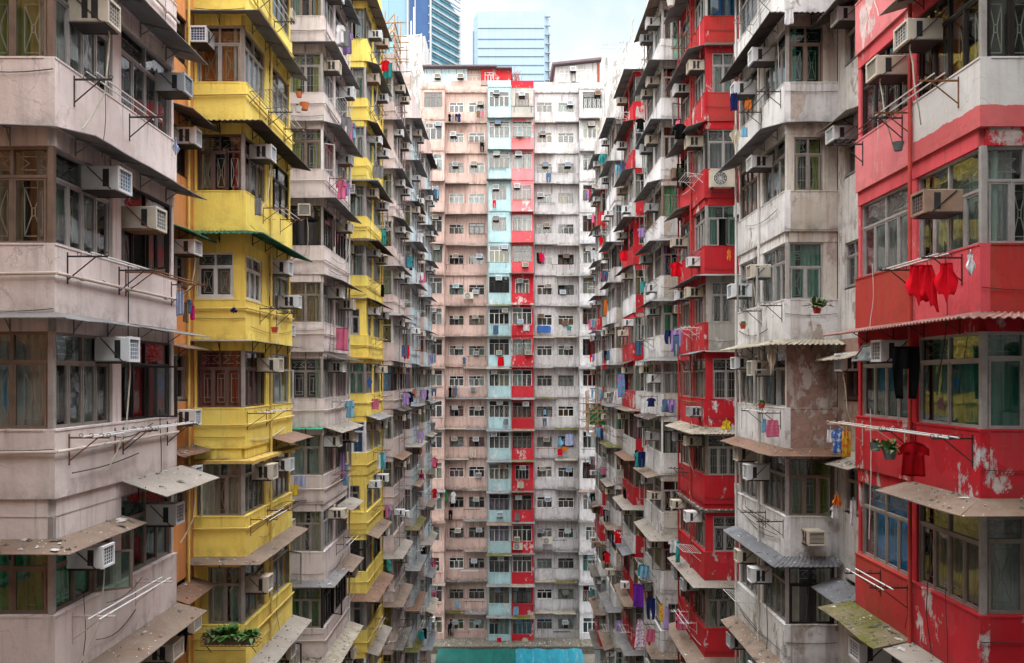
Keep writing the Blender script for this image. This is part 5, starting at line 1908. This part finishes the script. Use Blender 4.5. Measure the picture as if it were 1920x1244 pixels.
tarp_mat('tarp_green', (.003, .07, .06), (.006, .10, .085), (.008, .025, .02))
tarp_mat('tarp_blue', (.006, .15, .21), (.012, .20, .27), (.2, .25, .26))
for nm, pa, pb, mat, lab in (('tarpaulin', 822, 966, 'tarp_green', 'dark green stained tarpaulin roof at the bottom of the courtyard'), ('tarpaulin', 966.6, 1090, 'tarp_blue', 'bright turquoise creased tarpaulin roof at the bottom of the courtyard')):
    mb = MB()
    rg = random.Random(int(pa))
    x0, x1 = (pa - 960) * 74 / FPX, (pb - 960) * 74 / FPX
    nx, ny = 26, 14
    ox = (x0 + x1) / 2
    for lay in (0, 1):
        base = len(mb.v)
        for j in range(ny + 1):
            for i in range(nx + 1):
                u, v_ = i / nx, j / ny
                zz = .52 - .35 * v_ + .035 * math.sin(u * 23 + v_ * 3) * (1 if mat == 'tarp_blue' else .4) + .03 * math.sin(u * 9 - v_ * 8) - lay * .02
                mb.pt((x0 + u * (x1 - x0) - ox, 73.8 - v_ * 8 - 70, zz))
        for j in range(ny):
            for i in range(nx):
                q = [base + j * (nx + 1) + i, base + j * (nx + 1) + i + 1, base + (j + 1) * (nx + 1) + i + 1, base + (j + 1) * (nx + 1) + i]
                mb.f.append(q if lay else q[::-1]); mb.m.append(0)
    me = mb.mesh('tarpaulin', [mat])
    me.polygons.foreach_set('use_smooth', [True] * len(me.polygons))
    t = obj('tarpaulin', me, None, (ox, 70, 0))
    tag(t, lab, 'tarpaulin')

# ---------------------------------------------------------------- bamboo scaffolding
for (x0, x1, ya, yb, zlo, zhi, lab, tm, seed) in ((-7.55, -6.5, 47.2, 49.6, CAMZ + 17.7, CAMZ + 20.1, 'brown bamboo scaffolding with pale blue sheet at the top of the pink tower', 'tarp_pale', 2),
                                                  (rx_(1101, 64), rx_(1136, 64), 63.0, 65.2, rz_(803, 64), rz_(742, 64), 'yellow bamboo scaffolding with green netting in front of the thin red tower', 'net_green', 5)):
    if 'tarp_pale' not in M:
        tarp_mat('tarp_pale', (.30, .60, .72), (.55, .78, .85), (.7, .8, .85))
        tarp_mat('net_green', (.02, .20, .09), (.03, .26, .12), (.02, .10, .05))
    rg = random.Random(seed)
    cx_, cy_ = (x0 + x1) / 2, (ya + yb) / 2
    root = empty('bamboo_scaffold', (cx_, cy_, zlo))
    tag(root, lab, 'scaffolding')
    off = Vector((cx_, cy_, zlo))
    mb = MB(); mb.off = off
    j = lambda e=.06: rg.uniform(-e, e)
    for ix in range(3):
        for iy in range(3):
            if ix == 1 and iy == 1: continue
            x, y = x0 + (x1 - x0) * ix / 2, ya + (yb - ya) * iy / 2
            mb.bar((x + j(), y + j(), zlo - .3), (x + j(), y + j(), zhi + rg.uniform(.0, .6)), .035, 0, 6)
    obj('pole', mb.mesh('pole', ['bamboo']), root)
    mb = MB(); mb.off = off
    z = zlo
    while z < zhi:
        for y in (ya, yb):
            mb.bar((x0 - .5 + j(), y + j(), z + j()), (x1 + .6 + j(.2), y + j(), z + j(.1)), .035, 0, 6)
        for x in (x0, x1):
            mb.bar((x + j(), ya - .3, z + j()), (x + j(), yb + .4, z + j(.1)), .035, 0, 6)
        z += .62
    for q in range(4):
        mb.bar((x0, ya, zlo + q * .4), (x1, ya, zlo + q * .4 + (zhi - zlo) * .5), .03, 0, 6)
    obj('crossbar', mb.mesh('crossbar', ['bamboo']), root)
    mb = MB()
    n = 14
    for i in range(n + 1):
        u = i / n
        for zz in (0, 1):
            mb.v.append((x0 + .1 + u * (x1 - x0) * .85 - cx_, ya + .12 + .06 * math.sin(u * 22) - cy_, (.12 + zz * .45) * (zhi - zlo)))
    for i in range(n):
        mb.f.append([2 * i, 2 * i + 2, 2 * i + 3, 2 * i + 1]); mb.m.append(0)
    obj('netting', mb.mesh('netting', [tm]), root)

# ---------------------------------------------------------------- washing the photo shows
Q = PI / 2
hang('drape', 1706, 1734, 500, 560, 13.4, 'red', -.9, 'bright red cloth on the black rack of the big red tower, farther one', 1)
hang('drape', 1725, 1753, 500, 570, 13.1, 'red', -.7, 'bright red top hanging lowest on the rack of the big red tower', 2)
hang('drape', 1760, 1788, 496, 552, 12.85, 'red', -.8, 'single red garment hanging apart, beside the white mop', 3)
hang('bundle', 1808, 1831, 477, 511, 12.55, 'white', 0, 'white string mop head hanging on the rack beside red clothes', 4)
hang('trousers', 1674, 1722, 650, 748, 13.9, 'black', -.25, 'black trousers hanging under the corrugated awning of the big red tower', 5)
hang('shirt', 1688, 1737, 828, 893, 13.6, 'darkred', -.35, 'dark red t-shirt hanging on the big red tower beside a green plant', 6)
hang('towel', 1552, 1562, 806, 830, 17.6, 'white', -.6, 'white cloth at the end of the washing between white and red towers', 7)
hang('shirt', 1561, 1582, 804, 850, 17.4, 'bluespot', -.6, 'blue patterned shirt hanging between the big white and big red towers', 8)
hang('towel', 1580, 1594, 806, 858, 17.2, 'yellowspot', -.5, 'yellow patterned towel hanging next to the blue patterned shirt', 9)
hang('towel', 1439, 1459, 788, 820, 21.2, 'pinkcheck', -.6, 'pink checked towel on the big white tower under a window', 10)
hang('towel', 1429, 1437, 786, 811, 21.8, 'skyblue', -.6, 'small light blue cloth beside the pink checked towel', 11)
hang('bundle', 1438, 1455, 640, 698, 21.6, 'cream', -.4, 'white knotted sheet hanging from the corrugated awning of the white tower', 12)
hang('bundle', 1559, 1581, 928, 950, 18.6, 'orange', -.3, 'orange cloth gathered on the recess line beside blue windows', 13)
hang('shirt', 1558, 1574, 948, 973, 18.7, 'white', -.3, 'pale shirt hanging below the orange cloth', 14)
hang('towel', 1595, 1604, 938, 987, 18.3, 'white', -.6, 'long white cloth beside the blue painted windows', 15)
hang('towel', 1472, 1487, 17, 46, 20.6, 'white', -.4, 'white towel hung over the dark corrugated awning of the white tower', 16)
hang('bundle', 1368, 1390, 236, 274, 24.2, 'cream', -.5, 'cream garments on the rack of the big white tower', 17)
hang('towel', 1390, 1401, 240, 257, 23.6, 'skyblue', -.5, 'small sky blue cloth beside the cream garments', 18)
hang('towel', 1397, 1408, 188, 206, 23.4, 'orange', -.5, 'small orange cloth below a window of the big white tower', 19)
hang('towel', 1370, 1382, 175, 208, 24.0, 'navy', -.5, 'dark navy cloth near the orange cloth on the white tower', 20)
hang('shirt', 1263, 1286, 232, 261, 31.6, 'black', -.2, 'black shirt on a hanger against the red tower', 21)
hang('bundle', 1362, 1372, 468, 488, 25, 'orange', -.3, 'orange bag hanging below the grey rack of the red tower', 22)
hang('bundle', 1350, 1374, 788, 806, 25.4, 'yellow', 0, 'bright yellow bag lying on the mossy awning of the red tower', 23)
hang('shirt', 1200, 1216, 746, 776, 39.8, 'white', -.3, 'white shirt hanging on the slim white tower', 24)
hang('shirt', 1213, 1229, 746, 763, 39.2, 'navy', -.3, 'navy shirt beside the white shirt on the slim white tower', 25)
hang('towel', 1158, 1171, 700, 746, 48.5, 'tealprint', -.5, 'teal and magenta printed cloth on the red and white tower', 26)
hang('trousers', 1263, 1273, 628, 668, 32.4, 'denim', -.6, 'faded blue jeans hanging at the edge of the red tower', 27)
hang('towel', 1188, 1206, 1096, 1139, 39.5, 'purple', -.4, 'deep purple towel below a mossy awning of the white tower', 28)
hang('trousers', 1212, 1229, 1122, 1162, 38.4, 'navy', -.3, 'dark blue trousers beside the purple towel', 29)
hang('towel', 1236, 1243, 1132, 1166, 33.6, 'yellowspot', -.5, 'orange patterned cloth beside the white wire rack', 30)
hang('dress', 1245, 1254, 1137, 1181, 33.0, 'lilac', -.5, 'lilac dress beside the orange patterned cloth', 31)
hang('dress', 1190, 1210, 1163, 1216, 38.8, 'whiteprint', -.3, 'white dress with pink print near the bottom of the white tower', 32)
hang('towel', 1212, 1228, 1180, 1204, 38.2, 'pinkcheck', -.3, 'pink checked cloth beside the white printed dress', 33)
hang('bundle', 1122, 1132, 440, 462, 56, 'red', 0, 'red bag hanging from the thin red tower, high up', 34)
hang('towel', 1132, 1138, 562, 592, 54, 'orange', 0, 'orange streaked towel hanging at the thin red tower', 35)
hang('bundle', 322, 337, 264, 288, 15.8, 'bluestripe', .3, 'grey and white rag knotted at the end of the pole rack', 41)
hang('towel', 331, 344, 544, 592, 16.6, 'bluestripe', .3, 'blue and white striped towel at the corner of the pink tower', 42)
hang('towel', 343, 353, 568, 605, 16.7, 'brown', .2, 'brown patterned cloth beside the striped towel', 43)
hang('shirt', 349, 360, 562, 588, 16.8, 'denim', .2, 'small blue jacket beside the brown patterned cloth', 44)
hang('towel', 357, 365, 574, 600, 16.9, 'magenta', .1, 'magenta cloth at the end of the washing by the orange wall', 45)
hang('towel', 478, 490, 370, 405, 21.0, 'grey', .3, 'grey rag hanging under a window of the yellow tower', 46)
hang('bundle', 430, 447, 577, 587, 21.3, 'navy', 0, 'dark glove-like cloth on the yellow pipe of the yellow tower', 47)
hang('shirt', 547, 559, 908, 930, 29.6, 'yellow', .3, 'yellow shirt at the far edge of the yellow tower', 48)
hang('towel', 551, 573, 893, 912, 30.2, 'bluestripe', 0, 'white patterned cloth draped on the pink tower ledge', 49)
hang('towel', 637, 647, 848, 902, 33.6, 'lilac', .4, 'lilac cloth hanging at the corner of the pink tower', 50)
hang('towel', 643, 652, 872, 910, 34.0, 'skyblue', .4, 'light blue cloth below the lilac cloth', 51)
hang('trousers', 333, 352, 1162, 1222, 20.2, 'black', .1, 'black trousers hanging on the orange recess wall', 52)
hang('bundle', 687, 699, 708, 728, 40.0, 'blue', .2, 'blue bundle hanging at the slim yellow tower', 53)
hang('towel', 697, 710, 748, 768, 41.0, 'pinkcheck', .3, 'pink towel on the slim yellow tower rack', 54)
hang('towel', 780, 795, 880, 898, 62, 'magenta', .2, 'bright magenta cloth near the pink corner tower', 55)
hang('towel', 784, 790, 906, 920, 63, 'red', .2, 'red cloth below the magenta cloth', 56)
hang('towel', 771, 781, 730, 746, 58, 'orange', 0, 'orange cloth on a line at the pink and blue tower', 57)
hang('bundle', 655, 666, 602, 622, 40.5, 'purple', 0, 'purple bag in a window of the slim yellow tower', 58)
hang('shirt', 106, 140, 700, 790, 13.35, 'grey', .75, 'grey t-shirt hanging inside the corner window of the pink tower', 71)
hang('shirt', 122, 152, 685, 780, 13.75, 'navy', .75, 'dark shirt hanging behind the grey t-shirt inside the window', 72)
hang('shirt', 2, 34, 690, 775, 12.93, 'skyblue', 0, 'pale blue shirt hanging inside the brown framed window', 73)
D3 = 76.6
for i, (x0, x1, y0, y1, kd, mt, lab) in enumerate((
        (840, 846, 214, 228, 'shirt', 'black', 'black shirt, first of the dark washing under the top pink windows'), (847, 852, 214, 230, 'shirt', 'grey', 'grey shirt in the dark washing under the top pink windows'),
        (853, 858, 214, 227, 'trousers', 'black', 'black trousers in the dark washing under the top pink windows'), (858, 864, 213, 229, 'shirt', 'navy', 'navy shirt at the end of the dark washing'),
        (893, 901, 208, 220, 'shirt', 'brown', 'brown and orange shirt under the top pink window'), (902, 907, 208, 219, 'towel', 'pink', 'pink cloth beside the brown shirt'),
        (1006, 1011, 474, 493, 'trousers', 'black', 'black trousers in the coloured washing at a white block window'), (1011, 1017, 474, 491, 'towel', 'red', 'red cloth in the coloured washing at a white block window'),
        (1017, 1021, 475, 492, 'towel', 'magenta', 'magenta cloth in the coloured washing at a white block window'), (981, 993, 610, 621, 'towel', 'white', 'white cloth hung on the red column'),
        (1007, 1033, 611, 624, 'towel', 'blue', 'wide blue cloth hung on the white block'), (1062, 1072, 612, 620, 'shirt', 'teal', 'dark teal shirt hung on the white block'),
        (841, 847, 724, 745, 'shirt', 'black', 'black shirt under a middle window of the pink block'), (848, 852, 724, 745, 'towel', 'brown', 'brown cloth beside the black shirt on the pink block'),
        (852, 857, 724, 741, 'towel', 'denim', 'blue cloth beside the brown cloth on the pink block'), (1042, 1058, 820, 838, 'bundle', 'skyblue', 'pale blue plastic bag hung on the white block'),
        (1059, 1075, 814, 836, 'towel', 'bluestripe', 'blue and white cloth hung beside the plastic bag'), (1053, 1064, 838, 846, 'towel', 'orange', 'orange cloth hung below the plastic bag'),
        (832, 841, 922, 942, 'shirt', 'green', 'light green shirt hung on the pink block'), (845, 855, 922, 944, 'shirt', 'white', 'white shirt hung beside the green shirt'),
        (1097, 1107, 1041, 1062, 'shirt', 'teal', 'turquoise shirt at the corner of the white block'), (840, 846, 1171, 1193, 'trousers', 'black', 'black trousers near the bottom of the pink block'), (847, 852, 1171, 1190, 'shirt', 'grey', 'grey shirt near the bottom of the pink block'), (1019, 1024, 768, 778, 'towel', 'skyblue', 'sky blue cloth in a window of the white block'))):
    hang(kd, x0, x1, y0, y1, D3 if not 957 < (x0 + x1) / 2 < 1000 else D3 - 1.2, mt, 0, lab, 60 + i)

# ---------------------------------------------------------------- plants
potted(571, 207, 29.4, 'pot_orange', 1.9, 'leaf', 'orange pot hanging below the window of the pink tower', .12)
potted(561, 183, 29.3, 'pot_orange', 1.4, 'leaf', 'red pot with trailing plant above the orange pot', .22)
potted(559, 211, 29.2, 'pot_white', 1.5, 'leaf_b', 'small white pot with green plant beside the orange pot', .15)
potted(1393, 617, 23.0, 'pot_red', 1.0, 'leaf', 'small green plant in a red pot on the white tower wall', .17)
potted(1532, 588, 19.6, 'pot_red', 1.2, 'leaf_b', 'red trough with straggly plant below the white tower window', .40)
potted(1428, 766, 21.4, 'pot_red', 1.0, 'leaf_b', 'small flowering pot on the window ledge of the white tower', .16)
potted(1668, 862, 13.4, 'pot_grey', 1.3, 'leaf', 'spiky green plant in hanging pot beside dark red t-shirt', .26)
potted(1641, 846, 13.9, 'pot_grey', 1.1, 'leaf_b', 'small dark hanging pot with sparse plant on the red tower', .12)
potted(1684, 283, 13.4, 'pot_grey', 1.0, 'leaf_b', 'grey-green pot hanging on the red and white band', .05)
potted(1258, 12, 31, 'pot_white', 1.9, 'leaf', 'white pot with green plant on the topmost ledge of the white tower', .2)
potted(515, 624, 22.6, 'pot_red', 1.1, 'leaf_b', 'tiny red pot hanging on the yellow wall', .05)
# the planter rack on the yellow tower
p = at(438, 1204, 20.9)
root = empty('planter_rack', p)
tag(root, 'steel wire planter rack full of green plants on the yellow tower', 'planter')
mb = MB()
L, Dp = .68, .34
for z in (0, .10, .20):
    for a, b in (((-L, 0, z), (L, 0, z)), ((-L, -Dp, z), (L, -Dp, z)), ((-L, 0, z), (-L, -Dp, z)), ((L, 0, z), (L, -Dp, z))):
        mb.bar(a, b, .009)
for i in range(15):
    x = -L + 2 * L * i / 14
    mb.bar((x, -Dp, 0), (x, -Dp, .2), .006)
    mb.bar((x, -Dp, 0), (x, 0, 0), .006)
mb.bar((L * .8, 0, -.25), (L * .8, -Dp, 0), .012); mb.bar((-L * .8, 0, -.25), (-L * .8, -Dp, 0), .012)
obj('rack', mb.mesh('rack', ['steel_rust']), root)
mb = MB()
mb.box(-.62, -.25, -.28, -.06, .012, .19); mb.box(-.2, .2, -.28, -.06, .012, .21); mb.box(.25, .55, -.28, -.06, .012, .17)
obj('trough', mb.mesh('trough', ['pot_grey']), root)
foliage(root, (-.45, -.15, .16), .34, 'leaf_b', 90, 1, .1, 1.2)
foliage(root, (-.02, -.16, .18), .42, 'leaf', 120, 2)
foliage(root, (.42, -.15, .16), .36, 'leaf', 90, 3, .1, 1.2)

# the big outdoor units
for (px, py, d, rz, lab) in ((1352, 354, 30.45, 0, 'large beige fan condenser on the red tower front'), (879, 561, 76.7, 0, 'beige fan condenser below a pink block window'), (971, 1030, 75.6, 0, 'beige fan condenser on the red column'), (1026, 1019, 76.7, 0, 'grey fan condenser below a white block window')):
    p = at(px, py, d)
    root = empty('condenser_unit', p, rz)
    tag(root, lab, 'air conditioner', 'fan condensers on the fronts')
    mb = MB()
    w, h = (.42, .56) if px != 1352 else (.44, .60)
    mb.box(-w, w, -.30, 0, 0, h)
    mb.box(-w - .01, w + .01, -.31, .0, h + .001, h + .03)
    obj('casing', mb.mesh('casing', ['case_cream']), root)
    mb = MB()
    cx_, cz_ = -.10, h / 2
    for r in (.24, .18, .12, .06):
        mb.ring((cx_, -.315, cz_), r, .010, 'z', 0, 18)
    for k in range(10):
        a = k * PI / 5
        mb.bar((cx_, -.312, cz_), (cx_ + .24 * math.cos(a), -.312, cz_ + .24 * math.sin(a)), .008)
    obj('guard', mb.mesh('guard', ['wire_white']), root)
    mb = MB()
    n = 20
    mb.face([(cx_ + .24 * math.cos(2 * PI * k / n), -.304, cz_ + .24 * math.sin(2 * PI * k / n)) for k in range(n)])
    obj('fan', mb.mesh('fan', ['fin_dark']), root)
    mb = MB()
    for sx in (-1, 1):
        mb.bar((sx * w * .8, .1, -.02), (sx * w * .8, -.34, -.02), .02); mb.bar((sx * w * .8, .02, -.32), (sx * w * .8, -.3, -.03), .015)
    obj('bracket', mb.mesh('bracket', ['steel_dark']), root)

# unseen block and side walls, added to shade the nearest fronts from the sky
mb = MB()
mb.box(-12, 12, -18, -6.5, GZ, ROOFZ - 1)
mb.box(CX_L - 3, CX_L, -1., Y0 - GAP, GZ, ROOFZ)
mb.box(CX_R, CX_R + 3, -1., Y0 - GAP, GZ, ROOFZ)
for k in range(-6, 8):
    mb.box(-9.62, 9.82, -6.5, -6.3, zs(k) - PH, zs(k))
bk = obj('unseen_shade_block', mb.mesh('unseen_shade_block', ['concrete'])); bk['kind'] = 'structure'

# ---------------------------------------------------------------- light, sky, camera
EL, AZ = R(20), R(176)     # bright cloud behind the picture's viewpoint
sun = bpy.data.lights.new('sun', 'SUN')
sun.energy = .46
sun.angle = R(60)
sun.color = (1, .965, .92)
so = bpy.data.objects.new('sun', sun)
C.objects.link(so)
dirv = Vector((math.sin(AZ) * math.cos(EL), math.cos(AZ) * math.cos(EL), math.sin(EL)))
so.rotation_euler = dirv.to_track_quat('Z', 'Y').to_euler()

w = bpy.data.worlds.new('World')
bpy.context.scene.world = w
w.use_nodes = True
nt = w.node_tree
nt.nodes.clear()
N = NT(nt)
out = N.n('ShaderNodeOutputWorld')
bg = N.n('ShaderNodeBackground')
sky = N.n('ShaderNodeTexSky', sky_type='NISHITA')
sky.sun_disc = False
sky.sun_elevation = EL
sky.sun_rotation = AZ
sky.air_density = 1.0
sky.dust_density = 2.0
tc = N.n('ShaderNodeTexCoord')
cl = N.noise(tc.outputs['Generated'], 5.0, 6, .55)
sep = N.n('ShaderNodeSeparateXYZ')
N.link(tc.outputs['Generated'], sep.inputs[0])
# cloud cover, brighter overhead than near the horizon as an overcast sky is
cb = N.mix(N.ramp(sep.outputs['Z'], .41, .84), (1.07, 1.09, 1.11), (9.0, 9.0, 9.0))
cb = N.mix(N.ramp(N.math('ADD', cl, N.math('MULTIPLY', sep.outputs['X'], .9)), .54, .84), cb, N.mix(N.ramp(sep.outputs['Z'], .41, .84), (.68, .85, .98), (8.9, 9.0, 9.2)))
cm = N.mix(.96, sky.outputs[0], cb)
N.link(cm, bg.inputs[0])
bg.inputs[1].default_value = .15
N.link(bg.outputs[0], out.inputs[0])

cam = bpy.data.cameras.new('camera')
cam.sensor_width = 36
cam.lens = 36 * FPX / 1920
cam.shift_y = (HORY - 622) / 1920
cam.clip_end = 5000
co = bpy.data.objects.new('camera', cam)
C.objects.link(co)
co.location = (0, 0, CAMZ)
co.rotation_euler = (PI / 2, 0, 0)
S = bpy.context.scene
S.camera = co
S.view_settings.view_transform = 'Standard'
S.view_settings.look = 'None'
S.view_settings.gamma = 1
S.view_settings.exposure = 2.68
S.cycles.max_bounces = 6
S.cycles.diffuse_bounces = 2
S.cycles.glossy_bounces = 3
S.cycles.transparent_max_bounces = 12
S.cycles.use_denoising = True
S.cycles.use_adaptive_sampling = True
